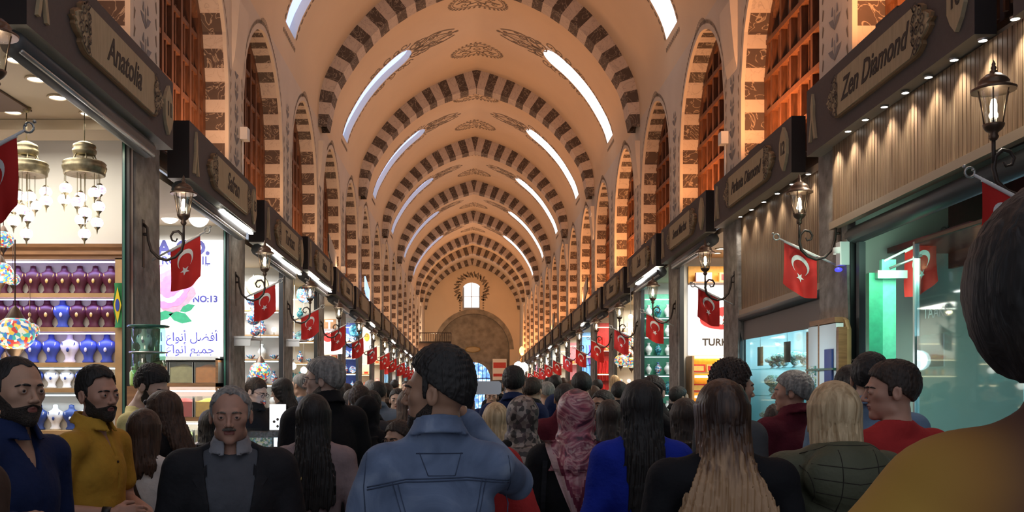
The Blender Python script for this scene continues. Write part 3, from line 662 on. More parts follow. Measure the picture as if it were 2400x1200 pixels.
# ---- flags
def make_flag():
    t = thing('flag', 'flag', 'flag', (0,0,0), 0, 'red crescent flags on the pillars')
    MB().tube([(0,0,0),(.56,0,.27)], [.011,.009], 'flag_white', 8).build('pole', t)
    r = MB(); r.tube([(.585+.03*math.cos(a), 0, .285+.03*math.sin(a)) for a in [2*PI*k/14 for k in range(15)]], .007, 'steel', 6, False)
    r.ball((.62,.0,.32), .012, 'steel', 8, 5).ball((.565,0,.30),.01,'steel',8,5); r.build('finial', t)
    def S(u, v, w=0):                       # u 0..1 along the pole, v 0..1 down
        x = .20+u*.31-.05*v*(1-.2*u)+v*.05; z = .085+u*.155-v*(.40+.05*math.sin(u*3)) 
        y = .022*math.sin(u*7+v*3)*v+.012*math.sin(u*13)*v**.5
        return (x+.0*w, y+w, z-.0)
    nu, nv = 14, 16; V = [S(i/nu, j/nv) for i in range(nu+1) for j in range(nv+1)]
    c = MB(); c.add(V, [(i*(nv+1)+j,(i+1)*(nv+1)+j,(i+1)*(nv+1)+j+1,i*(nv+1)+j+1) for i in range(nu) for j in range(nv)], 'flag_red', True)
    c.tube([S(k/8,0) for k in range(9)], .011, 'flag_white', 6)
    cl = c.build('cloth', t)
    AS = .31/.42
    def emb(m_, pts, fs):
        for w_ in (-.004,.004): m_.add([S(.5+(u/.31), .46+(v/.42), w_) for u, v in pts], fs, 'flag_white')
    e = MB(); n = 20; P_ = []; a0 = .62
    for k in range(n+1):
        a = a0+(2*PI-2*a0)*k/n; P_.append((.088*math.cos(a)-.0, .088*math.sin(a)))
        # inner circle shifted
    Q = []
    for k in range(n+1):
        a = a0+(2*PI-2*a0)*k/n; b = math.atan2(.088*math.sin(a0), .088*math.cos(a0)-.022); b2 = b+(2*PI-2*b)*k/n; Q.append((.022+.07*math.cos(b2), .07*math.sin(b2)))
    rot = PI/2
    def rt(p): return (p[0]*math.cos(rot)-p[1]*math.sin(rot), -(p[0]*math.sin(rot)+p[1]*math.cos(rot))*-1)
    pts = [(p[1], p[0]) for p in P_]+[(p[1], p[0]) for p in Q]
    pts = [(u*.95, v-.045) for u, v in pts]
    emb(e, pts, [(k,k+1,n+2+k,n+1+k) for k in range(n)]); e.build('crescent', cl)
    e = MB(); st = []
    for k in range(10): a = PI/2+PI*k/5+.2; r_ = .042 if k % 2 == 0 else .017; st.append((r_*math.cos(a), .062+r_*math.sin(a)))
    emb(e, st+[(0,.062)], [(k,(k+1)%10,10) for k in range(10)]); e.build('star', cl)
    return t
FLAG = make_flag(); used = False
for sg in (-1,1):
    for n in range(1, 17):
        y = PN(n)+(.12 if sg < 0 else -.12); X = CX+sg*(HW-.02); z = 1.65+(1.42 if sg < 0 else 1.33)+G(y)
        if (sg,n) == (-1,1): z -= .09; y -= .2
        if (sg,n) == (1,1): z -= .24; y += .14
        rz = (0 if sg < 0 else PI)+random.uniform(-.22,.22)
        sfx = {(-1,1):'cut by the frame, before the mosaic chandeliers',(-1,2):'in front of the rose poster',(1,1):'partly behind the dark head at the frame edge',(1,2):'on the pillar beside the second slatted panel',(1,3):'over the sweet shop poster'}.get((sg,n)) or '%s from the front along the %s' % (ORD[n], ROW[sg])
        lab = 'red crescent flag, '+sfx
        s_ = random.uniform(.93,1.06) if n > 2 else 1
        if not used: o = FLAG; used = True; o.location = (X,y,z); o.rotation_euler = (0,0,rz); o['label'] = lab
        else: dup(FLAG, (X,y,z), rz, lab, scale=s_)
# extra flag built in place of a lamp-row flag's reflection in the shop glass
dup(FLAG, at(2040,612,8.3)+Vector((.12,0,0)), .15, 'dim red flag standing in for a reflection in the shop glass', scale=1.0)
# emergency light, camera, small boxes on walls
p = at(1922,600,8.9); t = thing('alarm_box', 'pale rounded alarm box with a blue light on the pillar', 'alarm', (XR-.05,8.9,p.z))
MB().cbox((0,0,.02),(.09,.10,.22),'white').lathe([(.045,-.03),(.05,0),(.045,.03)],'white',(-.045,0,.05),12,1).build('housing', t); glow('blue_lamp',(.05,.05,1),1.5); MB().ball((-.04,0,-.13),(.035,.035,.022),'blue_lamp').build('blue_light', t)
for (x,y,Z,sg,w_) in [(574,315,14.8,-1,'beside the first two arches'),(805,633,28,-1,'further down the lamp row'),(1695,325,14.8,1,'on the pier above the second panelled shop'),(1388,500,22,1,'over the sweet shops')]:
    X = CX+sg*(HW-.05); Z = abs(X)*F/abs(x-VX); pz = 1.65+(HY-y)*Z/F
    t = thing('junction_box', 'small white electrical box on the painted pier, '+w_, 'electrical box', (X,Z,pz)); MB().cbox((0,0,0),(.1,.16,.17),'white').build('box', t); MB().tube([(sg*.03,0,-.08),(sg*.03,0,-.75)],.014,'white',6).build('conduit', t)
# awning-like orange banners leaning on the cornice
for (n,sg,w_) in [(5,-1,'over the fifth sign'),(7,-1,'over the seventh sign'),(7,1,'over the seventh panelled sign'),(10,1,'over a distant panelled sign')]:
    y = PN(n)+.9; X = CX+sg*(HW-.12); z = SB(sg,n)+.6
    t = thing('light_board', 'leaning pale reflector board on the cornice %s' % w_, 'board', (X,y,z)); MB().add([(0,-.45,.35),(0,.75,-.1),(0,.75,.45),(0,-.45,.75),(sg*.03,-.45,.35),(sg*.03,.75,-.1),(sg*.03,.75,.45),(sg*.03,-.45,.75)],[(0,1,2,3),(7,6,5,4),(0,4,5,1),(3,2,6,7)],'screen_blue' if (n,sg)==(7,-1) else 'plaster').build('board', t)

# ================================================================ SLATTED PANELS (first two shops of the panelled row)
def shop_light(loc, e, col=(1,.96,.9), sx=1.6, sy=2.2): return light('shop_light', 'AREA', loc, e*SHOP_K*(1.5 if loc[1] > 20 else 1), col, sx, (0,0,0), sy)
for n, zlow in ((1,1.73),(2,1.21)):
    y0, y1 = PN(n)+(.1 if n==1 else .36), PN(n+1)-.09 if n == 1 else PN(n+1)-.36; X = XR-.06 if n == 1 else XR+.02
    zt = SB(1,n); zb = lambda y: 1.65+zlow+G(y); w_ = 'first' if n == 1 else 'second'
    t = thing('slat_panel', 'slatted brown wooden wall panel lit from above, %s from the front' % ('largest and' if n==1 else 'second'), 'wall panel')
    m = MB(); k = 0; y = y0
    while y < y1-.02:
        m.box(X, X+.03, y, y+.046, zb(y), zt, 'slat_wood'); m.box(X+.012, X+.03, y+.046, y+.056, zb(y), zt, 'slat_gap'); y += .056
    m.box(X+.03, X+.05, y0, y1, zb(y1), zt, 'slat_gap'); m.build('slats', t)
    r = MB(); V = [(X-.035,y0,zb(y0)-.05),(X+.04,y0,zb(y0)-.05),(X+.04,y0,zb(y0)+.02),(X-.035,y0,zb(y0)+.02)]; V2 = [(a,y1,c-zb(y0)+zb(y1)) for a,b,c in V]
    r.add(V+V2, [(0,1,2,3),(4,7,6,5),(0,4,5,1),(3,2,6,7),(0,3,7,4),(1,5,6,2)], 'rail_wood').build('bottom_rail', t)
    k = 9 if n == 1 else 6
    for i in range(k):
        y = y0+.25+(y1-y0-.4)*i/(k-1)
        lb = '%s spot of the row over the %s slatted panel' % (ORD[i+1], w_)
        s = thing('panel_spot', 'small white '+lb, 'spotlight', (X-.06,y,zt-.015), 0, 'spots over the %s slatted panel' % w_)
        MB().lathe([(.03,.0),(.035,.015),(.0,.015)],'steel',n=12).build('rim', s); MB().lathe([(0,-.001),(.026,0)],'spot',n=12).build('lens', s)
        l = light('panel_spot_light','SPOT',(X-.065,y,zt-.03),26 if n==1 else 16,(1,.93,.80),.02); l.data.spot_size = R(100); l.data.spot_blend = .8; l.rotation_euler = (0,R(12),0)
# big dark frame, glass, door of the first panelled shop
y0, y1 = PN(1)+.35, PN(2)-.36; X = XR+.1
def T(y): return 1.65+1.70+G(y)
t = thing('glazed_shopfront', 'dark glazed shop front with glass pane under the largest slatted panel', 'shop front')
MB().tube([(X-.05,y0,T(y0)-.12),(X-.05,y1+.05,T(y1)-.12)],.085,'dark_grey',12).build('shutter_housing',t)
MB().box(X-.1,X+.02,y1-.02,y1+.08,-.2,T(y1)-.1,'black').build('frame_upright',t); MB().box(X-.07,X-.01,y1-.14,y1-.07,-.2,T(y1)-.2,'dark_grey').build('guide_rail',t); MB().box(X-.1,X+.02,y0-.1,y0,-.2,T(y0)-.1,'black').build('frame_upright',t)
gz = at(2115,560,7.5).z; yb_ = XR*F/(2118-VX)
MB().box(X,X+.015,y0,yb_,-.15,gz,'shop_glass').build('glass_pane',t); MB().box(X-.01,X+.03,yb_,yb_+.03,-.15,gz+.02,'steel').box(X-.01,X+.03,y0,yb_,gz,gz+.025,'bronze').build('pane_edge',t)
mb = MB()   # interior of that shop: pale aqua back, dark ceiling soffit, green-lit door
Xi = XR+1.9
mb.box(Xi,Xi+.05,y0-1.5,y1,-.2,3.9,'ceiling_brown'); mb.build('interior_wall', t)
o = MB(); o.box(XR+.35,XR+1.9,7.4,8.85,2.9,2.95,'dark_red').box(XR+.9,XR+.94,6.9,8.8,2.75,3.5,'dark_red').build('interior_soffit', t)
t = thing('green_door', 'pale green lit door leaf with a closer inside the dark shop', 'door', (0,0,0)); a = at(2035,640,8.3); b = at(2100,900,8.3)
MB().box(a.x+.12,b.x,8.3,8.35,-.2,a.z+.12,'mint').build('door_leaf',t); MB().box(a.x,a.x+.12,8.28,8.35,-.2,a.z,'leaf').build('door_stile',t); MB().cbox((a.x+.18,8.25,a.z-.02),(.26,.06,.07),'steel').tube([(a.x+.15,8.22,a.z+.03),(a.x+.38,8.1,a.z+.13)],.012,'steel').build('door_closer',t)
light('door_light','AREA',(a.x+.1,7.75,2.7),12,(.55,1,.75),.5,(R(40),0,0))
light('aqua_light','AREA',(XR+1.0,6.3,2.2),34,(.62,.9,1),1.1,(0,R(0),0),1.1)
glow('aqua_panel',(.42,.72,.84),.55)
mb = thing('light_wall','glowing pale aqua display wall behind the large shop glass','display wall'); MB().box(XR+.75,XR+.8,5.0,7.35,-.1,2.52,'aqua_panel').build('panel',mb)
MB().add([(XR+.70,5.4+2.0*k/14,2.52+.42*math.sin(PI*k/28)*1.0) for k in range(15)]+[(XR+.70,7.4,2.52)],[tuple(range(16))],'lightbox').build('arched_light',mb)
def bust(mm, s=1, m='bust_white', mm2='gold'):
    t = thing('necklace_bust', 'bust', 'display bust', (0,0,0))
    MB().lathe([(0,0),(.045,0),(.05,.01),(.035,.03),(.04,.06),(.068,.10),(.076,.13),(.062,.16),(.032,.175),(.024,.19),(.022,.215),(0,.22)], m, n=14, sy=.55).build('bust', t)
    k = MB(); k.tube([(.048*math.cos(a),-.030-.012*math.sin(a)*0,.155+.055*math.sin(a)) for a in [PI+PI*i/10 for i in range(11)]], .004, mm2, 5, False); k.ball((0,-.042,.098),(.012,.006,.018), mm2, 8, 5); k.build('necklace', t)
    return t
b = bust(0,1,'teal','gold'); b.location = at(2203,1005,6.3); b.scale=(1.6,)*3; b['label'] = 'grey-green necklace bust with a gold chain behind the large glass'; b.location.x = XR+.4
t = thing('display_plinth','low display plinth with jewellery behind the large shop glass','plinth',(XR+.45,6.2,.6)); MB().cbox((0,0,.3),(.5,1.6,.7),'white').build('plinth',t); b.location = (XR+.4,6.35,1.25)
t = thing('window_notice','white notice sheet with red print stuck inside the shop glass','notice'); q = at(2180,822,0); Yn = (XR+.12)*F/(2180-VX); z = 1.65+(HY-822)*Yn/F
MB().box(XR+.118,XR+.122,Yn-.22,Yn+.2,z-.13,z+.13,'white').build('sheet',t); k = MB(); put_text(k,'TAAKS',.13,lambda u,v,w:(XR+.112-w,Yn-u-.1,z+.3+v),'bust_white'); tag(k.build('window_lettering'),'pale block lettering on the large shop glass above the notice','lettering')
# second panelled shop: shutter, bright vitrine
y0, y1 = PN(2)+.36, PN(3)-.36; X = XR+.05
t = thing('shutter', 'half lowered grey-brown roller shutter of the second panelled shop', 'shutter')
def T2(y): return 1.65+1.17+G(y)
MB().tube([(X-.03,y0,T2(y0)-.04),(X-.03,y1,T2(y1)-.04)],.05,'dark_grey',10).build('shutter_roll',t)
mb = MB(); V=[(X,y0,T2(y0)-.38),(X,y1,T2(y1)-.33),(X,y1,T2(y1)),(X,y0,T2(y0))]; mb.add(V+[(a+.02,b_,c) for a,b_,c in V],[(0,1,2,3),(7,6,5,4),(0,4,5,1)],'shutter'); mb.build('curtain',t)
MB().box(X-.05,X+.03,y1,y1+.06,-.3,T2(y1),'black').build('side_rail',t); MB().box(X-.05,X+.03,y0-.06,y0,-.3,T2(y0),'black').build('side_rail',t)
t = thing('vitrine','bright blue-white jewellery window below the half lowered shutter','shop window')
MB().box(X+.01,X+.02,y0,y1,.2,T2(y0)-.36,'shop_glass').build('glass_pane',t)
vb = MB(); vb.box(XR+.9,XR+.95,y0,y1+.2,-.3,3.0,'led_cyan').build('lit_back',t) if 0 else None
mat('vit_white',(.75,.88,.92),.4); MB().box(XR+.9,XR+.95,y0-.1,y1+.2,-.3,3.0,'vit_white').box(XR+.1,XR+.9,y1+.16,y1+.2,-.3,3.0,'vit_white').box(XR+.1,XR+.9,y0,y1+.2,-.3,.75,'white').build('cabinet',t)
for i,z in enumerate((1.35,1.72,2.06)): MB().box(XR+.15,XR+.85,y0,y1,z+G(11),z+.012+G(11),'shop_glass').build('glass_shelf',t)
MB().box(XR+.1,XR+.2,y0,y1,2.45,2.5,'led_cyan').box(XR+.6,XR+.85,y0+.1,y1+.1,2.6,2.62,'led_cyan').build('light_tube',t)
light('vitrine_light','AREA',(XR+.5,(y0+y1)/2,2.4),30,(.7,.92,1),.6,(0,0,0),2.4)
ramp_mat('sparkle','vcell',[(0,(.1,.3,.25)),(.25,(.9,.95,1)),(.5,(.2,.45,.35)),(.7,(.8,.9,.6)),(.85,(.3,.6,.8))],.3,70)
rnd = random.Random(4)
for i in range(9):
    for j,z in enumerate((1.35,1.72,2.06)):
        y = y0+.25+i*.3; nm = ('gold chain tray','silver ring tray','beaded bracelet stand')[j]
        s = thing('jewellery_stand', '%s jewellery stand along the %s shelf of the bright window' % (ORD[i+1], ('bottom','middle','top')[j]), 'jewellery stand', (XR+.32+rnd.uniform(-.05,.08),y,z+G(11)+.013), rnd.uniform(-.4,.4), 'jewellery in the bright window')
        h = rnd.uniform(.14,.24); MB().lathe([(0,0),(.05,0),(.02,.02),(.015,h*.5),(.06,h*.8),(.03,h),(0,h)],'vit_white',n=10).build('stand',s); MB().lathe([(.05,h*.5),(.10,h*.65),(.11,h*.85),(.05,h*1.1)],'sparkle',n=12).lathe([(.03,.03),(.055,.06),(.03,.12)],'sparkle',n=10).build('jewellery',s)
for i,(x,m_) in enumerate(((1782,'wood_light'),(1845,'dark_red'))):
    Yp = (XR+.09)*F/(x-VX); z = 1.65+(HY-(835-i*10))*Yp/F; s = thing('hanging_card', '%s card hanging inside the bright window glass' % ('tan','dark red')[i], 'card', (XR+.09,Yp,z)); MB().cbox((0,0,0),(.006,.22,.24),m_).build('card',s); MB().tube([(0,0,.12),(0,0,.3)],.003,'steel',4).build('cord',s)
# wood framed display case and notice on the pillar
a = at(1915,905,7.6); t = thing('display_case','wooden arched display cabinet with lit shelves, mounted on the pillar','display case',(XR-.15,PN(2)-.05,1.65+(HY-1000)*PN(2)/F))
hh = 1.05; MB().prism([(-.42,0),(.42,0),(.42,hh-.12),(.36,hh-.03),(.28,hh),(-.28,hh),(-.36,hh-.03),(-.42,hh-.12)],.04,'wood_light',lambda u,v,w:(w+.08,u,v)).build('case_back',t)
fr = MB(); fr.box(.0,.08,-.42,-.37,0,hh-.1,'wood').box(.0,.08,.37,.42,0,hh-.1,'wood').box(.0,.08,-.33,.33,hh-.05,hh,'wood').box(.0,.08,.06,.10,0,hh-.05,'wood').box(.0,.08,-.4,.4,-.03,.02,'wood').build('case_frame',t)
MB().box(.0,.07,-.36,.06,.02,hh-.06,'vit_white').box(.0,.07,.1,.36,.02,hh-.06,'vit_white').box(-.02,0,-.3,-.12,.25,.75,'navy').box(-.02,0,.14,.3,.2,.6,'sparkle').box(-.03,.0,-.36,.36,.55,.57,'glass_edge').build('lit_shelves',t)
light('case_light','POINT',(XR-.55,PN(2)-.1,1.9),3,(.8,.95,1),.1)
t = thing('paper_notice','small white notice with a star emblem taped to the pillar','notice',(XR-.035,PN(2)-.12,1.65+(HY-805)*PN(2)/F)); MB().cbox((0,0,0),(.008,.22,.2),'white').build('sheet',t); MB().prism([(.05*math.cos(PI*k/8)*(1 if k%2 else .5),.05*math.sin(PI*k/8)*(1 if k%2 else .5)) for k in range(16)],.002,'lettering',lambda u,v,w:(-.006-w,u-.03,v)).build('emblem',t)
# ================================================================ SHOPS
FIRSTS = {}
def add_at(o, loc, label, rz=None, group=None, scale=None, first={}):
    # first use moves the prototype itself, afterwards copies it
    if o.name not in first: first[o.name] = 1; o.location = loc; o['label'] = label; 
    else: return dup(o, loc, rz, label, group, scale=scale)
    if rz is not None: o.rotation_euler = (0,0,rz)
    if group: o['group'] = group
    if scale is not None: o.scale = (scale,)*3
    return o
def part1(name, label, cat, mb): t = thing(name, label, cat); mb.build(name+'_body', t); return t
# --- downlights
DL = thing('downlight','d','ceiling light',(0,0,0),0,'ceiling downlights'); MB().lathe([(.075,.012),(.085,0),(.068,-.006),(.066,.01)],'ceiling_beige',n=20).build('rim',DL); MB().lathe([(0,.004),(.066,.004)],'spot',n=20).build('lens',DL)
zc = SB(-1,1)+.015
spots = [(85,185),(135,228),(208,266),(30,262),(38,140)]
for i,(x,y) in enumerate(spots):
    Z = (zc-1.65)*F/(HY-y); add_at(DL, ((x-VX)*Z/F, Z, zc-.005), 'bright round downlight in the beige ceiling, %s' % ['second from the front','third from the front','closest to the shop wall','deepest inside the shop','beside the big lantern'][i])
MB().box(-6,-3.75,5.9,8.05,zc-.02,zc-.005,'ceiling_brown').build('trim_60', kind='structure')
MB().box(-6.1,-3.2,8.35,8.72,zc-.09,zc-.0,'ceiling_beige').build('trim_61', kind='structure')
shop_light((-4.5,7.3,zc-.12), 34, (1,.98,.95), 2.2, 2.2)
light('cove_light','AREA',(-4.2,8.2,zc-.1),14,(1,.85,.6),2,(0,0,0),.15)
# --- necklace cabinet on the partition of the first lamp-row shop
YC = PN(2)-.2-.16
def XC(x): return (x-VX)*YC/F
def ZC(y): return 1.65+(HY-y)*YC/F
xr = XC(287); xl = -5.6
t = thing('display_cabinet','tall wooden cabinet with lit shelves of necklace busts in the lamp shop','cabinet')
YB = PN(2)-.17
c = MB(); c.box(xl,xr,YB-.02,YB,.2,ZC(605),'cream').box(xr-.07,xr,YC,YB,.2,ZC(605),'wood_light').box(xl,xl+.05,YC,YB,.2,ZC(605),'wood').build('case',t)
crown = MB(); prof_c = [(0,0),(.0,.03),(.025,.045),(.025,.08),(.05,.11),(.06,.14)]
V = []
for d,z in prof_c: V += [(xl,YC-d,ZC(608)+z),(xr+d,YC-d,ZC(608)+z),(xr+d,YB,ZC(608)+z)]
crown.add(V, [(3*i+j,3*i+j+1,3*i+j+4,3*i+j+3) for i in range(5) for j in range(2)]+[(15,16,17)], 'wood'); crown.build('crown_moulding',t)
rows = [(690,'shelf'),(770,'shelf'),(853,'shelf'),(913,'shelf'),(1012,'shelf')]
for i,(y,_) in enumerate(rows):
    MB().box(xl,xr-.07,YC+.0,YB,ZC(y)-.028,ZC(y)+.012,'wood_light').build('shelf',t)
for i,(y,c_) in enumerate(((612,'led_violet'),(700,'led_violet'),(780,'led_violet'),(862,'led_cyan'),(925,'led_cyan'))):
    MB().box(xl,xr-.08,YC+.02,YC+.035,ZC(y)-.012,ZC(y),c_).build('shelf_light',t)
    l = light('shelf_light','AREA',((xl+xr)/2,YC+.05,ZC(y)-.02),7 if i < 3 else 5,(.42,.42,1) if i < 3 else (.7,.85,1),abs(xr-xl),(R(-25),0,0),.05)
B1 = bust(0,1,'burgundy','gold'); B2 = bust(0,1,'navy','bust_white'); B3 = bust(0,1,'bust_white','navy'); B4 = bust(0,1,'bust_blue','bust_white')
ROWN = ['top','second','third','fourth','fifth']
def brow(r, items, y, x0, dx, s):
    for i,k in enumerate(items):
        o = (B1,B2,B3,B4)[k]; cn = ('burgundy','navy','white','blue')[k]
        add_at(o, (XC(x0-dx*i), YC+.13, ZC(y)+.014), '%s necklace bust, %s from the cabinet end on the %s shelf' % (cn, ORD[i+1], ROWN[r]), random.uniform(-.15,.15), 'necklace busts on cabinet shelves', s)
brow(0,[0]*9,690,248,37,1.25); brow(1,[0,0,0,3,0,0,0,0],770,244,37,1.25); brow(2,[3,3,2,3,3,3,3],853,238,44,1.25)
brow(3,[2,3,2,2,3,2,2],913,215,36,.95); brow(4,[1,2,1,2,1,3],1012,230,38,1.1)
# --- mosaic chandeliers
GLB = thing('g','g','g'); 
def globe_geo(mb_b, mb_g, c, s, m='mosaic_white'):
    mb_b.tube([(c[0],c[1],c[2]+.05*s),(c[0],c[1],c[2]+.5)],.0025,'brass',4,False); mb_b.lathe([(.0,.062),(.018,.055),(.028,.045),(.032,.038)],'brass',c,12); mb_b.lathe([(.038*s,-.028*s),(.03*s,-.045*s),(.012*s,-.07*s),(.006*s,-.085*s),(.0,-.12*s)],'brass',c,10)
bpy.data.objects.remove(GLB)
def chandelier(x, label, m, seed):
    Yc = 8.0; p = at(x, 320, Yc); t = thing('mosaic_chandelier', label, 'chandelier', (p.x,Yc,zc), 0, 'mosaic globe chandeliers'); k = Yc/F
    z = lambda y: at(0,y,Yc).z-zc
    b = MB(); b.lathe([(0,0),(.04,0),(.02,-.04),(0,-.045)],'brass',n=14).tube([(0,0,0),(0,0,z(333))],.005,'brass',6); b.build('ceiling_hook',t)
    MB().lathe([(0,z(330)),(.04,z(333)),(.09,z(340)),(.095,z(345)),(.085,z(348)),(.1,z(353)),(.098,z(358)),(.09,z(362)),(.085,z(366)),(.0,z(366))],'brass',n=24).build('upper_tier',t)
    b = MB(); b.lathe([(.06,z(375)),(.165,z(380)),(.178,z(384)),(.17,z(387)),(.182,z(392)),(.178,z(398)),(.17,z(402)),(.168,z(410)),(.15,z(411)),(.0,z(402))],'brass',n=28)
    for i in range(6): a = PI/3*i; b.tube([(.085*math.cos(a),.085*math.sin(a),z(364)),(.11*math.cos(a),.11*math.sin(a),z(382))],.006,'brass',5)
    b.build('lower_tier',t)
    rnd = random.Random(seed)
    lay = [(.15,438),(.16,470),(.12,455),(.14,500),(.08,478),(.10,520),(.04,462),(.05,500),(.0,548),(.15,446),(.13,485),(.09,512)]
    for i,(r_,yy) in enumerate(lay):
        a = i*2.4+seed; g = MB(); gb = MB(); c_ = (r_*math.cos(a), r_*math.sin(a), z(yy)); s = .9
        g.ball(c_, (.058*s,.058*s,.052*s), m, 14, 8); go = g.build('mosaic_globe', t)
        gb.tube([(c_[0],c_[1],c_[2]+.04),(c_[0],c_[1],z(408))],.003,'brass',4,False); gb.lathe([(.0,.062),(.015,.055),(.026,.042),(.03,.032)],'brass',c_,10); gb.lathe([(.038,-.022),(.026,-.042),(.008,-.062),(.006,-.08),(0,-.105)],'brass',c_,10); gb.build('brass_fitting', go)
    light('chandelier_light','POINT',(p.x,Yc-.05,p.z-.62),5,(1,.92,.85),.12)
chandelier(198,'brass chandelier with white mosaic globes, clear of the flag','mosaic_white',1)
chandelier(62,'brass chandelier with lilac mosaic globes, partly behind the flag','mosaic_white',4)
# mosaic bowls / hanging lamps at the frame edge
def mlamp(r): 
    t = thing('mosaic_lamp','m','lamp'); MB().ball((0,0,0),(r,r,r*.9),'mosaic',20,12).build('mosaic_globe',t)
    MB().lathe([(.0,r*1.5),(r*.2,r*1.3),(r*.45,r*.85),(r*.5,r*.75)],'bronze',n=14).tube([(0,0,r*1.4),(0,0,r*1.4+.35)],.004,'bronze',5).build('cap',t); MB().lathe([(r*.45,-r*.78),(r*.3,-r*1.05),(r*.1,-r*1.3),(0,-r*1.7)],'bronze',n=12).build('drop',t); return t
ML = mlamp(.1)
for i,(x,y,Z,s,l) in enumerate([(8,562,7.6,.8,'red and yellow, highest at the frame edge'),(35,782,6.6,1.35,'large, above the bearded man'),(70,775,7.2,.7,'small pink, beside the large one'),(0,640,7.4,1.0,'dark capped, at the frame edge'),(30,655,7.9,.6,'small, before the top cabinet shelf'),(12,860,7.4,.8,'low, behind the bearded man'),(20,985,7.5,.7,'lowest, near the counter'),(610,870,15,1.7,'orange, under the glass shelf of the third shop')]):
    add_at(ML, at(x,y,Z), 'colourful mosaic lamp, '+l, i, 'mosaic lamps', s)
light('mosaic_glow','POINT',at(35,700,7.2),6,(1,.8,.55),.1)
# Brazil-like small hanging flag
a = at(280,664,8.45); t = thing('green_flag','small green and yellow flag hanging from the cabinet side','flag',(XC(280),YC-.03,ZC(664)))
m = MB(); V=[(-.04+.08*u+.01*math.sin(v*9),-.012*math.sin(v*6+u*3),-.42*v) for u in (0,.25,.5,.75,1) for v in [k/10 for k in range(11)]]; m.add(V,[(i*11+j,(i+1)*11+j,(i+1)*11+j+1,i*11+j+1) for i in range(4) for j in range(10)],'flag_green',True); m.build('cloth',t)
MB().add([(0,-.02,-.04),(.035,-.02,-.21),(0,-.02,-.38),(-.035,-.02,-.21)],[(0,1,2,3)],'flag_yellow').build('diamond',t); MB().add([(.02*math.cos(PI*k/6),-.024,-.21+.06*math.sin(PI*k/6)) for k in range(12)],[tuple(range(12))],'flag_blue').build('disc',t)
# glass posts and frames at each lamp-row shop end
for sg in (-1,1):
    for n in range(1,17):
        if sg > 0 and n < 3: continue
        y = PN(n+1)-.40; X = CX+sg*(HW+.02); zt = SB(sg,n)-.02
        t = thing('shop_post','black and steel door post ending the %s shop, %s' % (ORD[n],ROW[sg]),'post',(X,y,0),0,'shop door posts')
        MB().cbox((0,-.05,(zt+G(y))/2),(.07,.05,zt-G(y)),'black').build('black_upright',t); MB().box(-.035,.035,-.024,.02,G(y),zt,'steel').build('steel_upright',t)
        if sg < 0 and n < 3: MB().box(-.02,.0,-.10,-.075,G(y),zt,'glass_edge').build('glass_edge',t)
# --- generic goods
def vase(m): return part1('vase','v','vase',MB().lathe([(0,0),(.04,0),(.045,.01),(.035,.03),(.075,.09),(.085,.14),(.06,.19),(.028,.22),(.026,.25),(.042,.28),(.036,.28),(.02,.25)],m,n=16))
def plate(m):
    t = thing('plate','p','plate'); MB().lathe([(0,0),(.05,0),(.07,.006),(.13,.022),(.14,.025),(.13,.03),(.06,.012),(0,.01)],m,n=24).build('plate_body',t); t.rotation_euler=(R(80),0,0); return t
def bowl(m): return part1('bowl','b','bowl',MB().lathe([(0,0),(.04,0),(.042,.012),(.08,.05),(.1,.09),(.095,.092),(.07,.05),(.03,.02),(0,.018)],m,n=18))
def jar(m, lid='brass'):
    t = thing('jar','j','jar'); MB().lathe([(0,0),(.05,0),(.055,.02),(.055,.13),(.04,.155),(0,.155)],m,n=16).build('jar_body',t); MB().lathe([(.042,.15),(.045,.18),(.03,.19),(.012,.195),(.015,.21),(0,.215)],lid,n=14).build('lid',t); return t
def gift(m,m2): t = thing('sweet_box','g','box'); MB().box(-.09,.09,-.03,.03,0,.11,m).build('box_body',t); MB().box(-.07,.07,-.032,-.03,.02,.09,m2).build('box_label',t); return t
def gl(m): t = thing('glass_lamp','l','lamp'); MB().lathe([(0,0),(.03,0),(.012,.02),(.01,.06),(.02,.07)],'brass',n=10).build('foot',t); MB().ball((0,0,.12),.06,m,14,8).build('globe',t); return t
def dress(m): return part1('scarf','s','scarf',MB().add([(-.13+.26*u+.015*math.sin(v*7),.03*math.sin(u*14),-.0-.7*v) for u in [i/12 for i in range(13)] for v in [j/6 for j in range(7)]],[(i*7+j,(i+1)*7+j,(i+1)*7+j+1,i*7+j+1) for i in range(12) for j in range(6)],m,True))
PR = dict(vw=vase('vase_white'),vg=vase('glaze'),vt=vase('glaze_teal'),pg=plate('glaze'),pt=plate('glaze_teal'),pb=plate('brass'),bg=bowl('glaze'),bt=bowl('glaze_teal'),jo=jar('orange'),jg=jar('lime'),js=jar('saffron'),gr=gift('red','gold'),gp=gift('pink','white'),gy=gift('gold','red'),gn=gift('navy','white'),lp=gl('pearl'),lm=gl('mosaic'),lw=gl('mosaic_white'),sr=dress('red'),sb=dress('sky'),sv=dress('violet'))
NM = dict(vw='white vase',vg='patterned vase',vt='teal vase',pg='patterned plate',pt='teal plate',pb='round brass plate',bg='patterned bowl',bt='teal bowl',jo='jar of orange spice',jg='jar of green herbs',js='jar of yellow spice',gr='red sweet box',gp='pink sweet box',gy='gold sweet box',gn='navy box',lp='glowing white table lamp',lm='mosaic table lamp',lw='pale mosaic lamp',sr='red scarf',sb='blue scarf',sv='violet scarf')
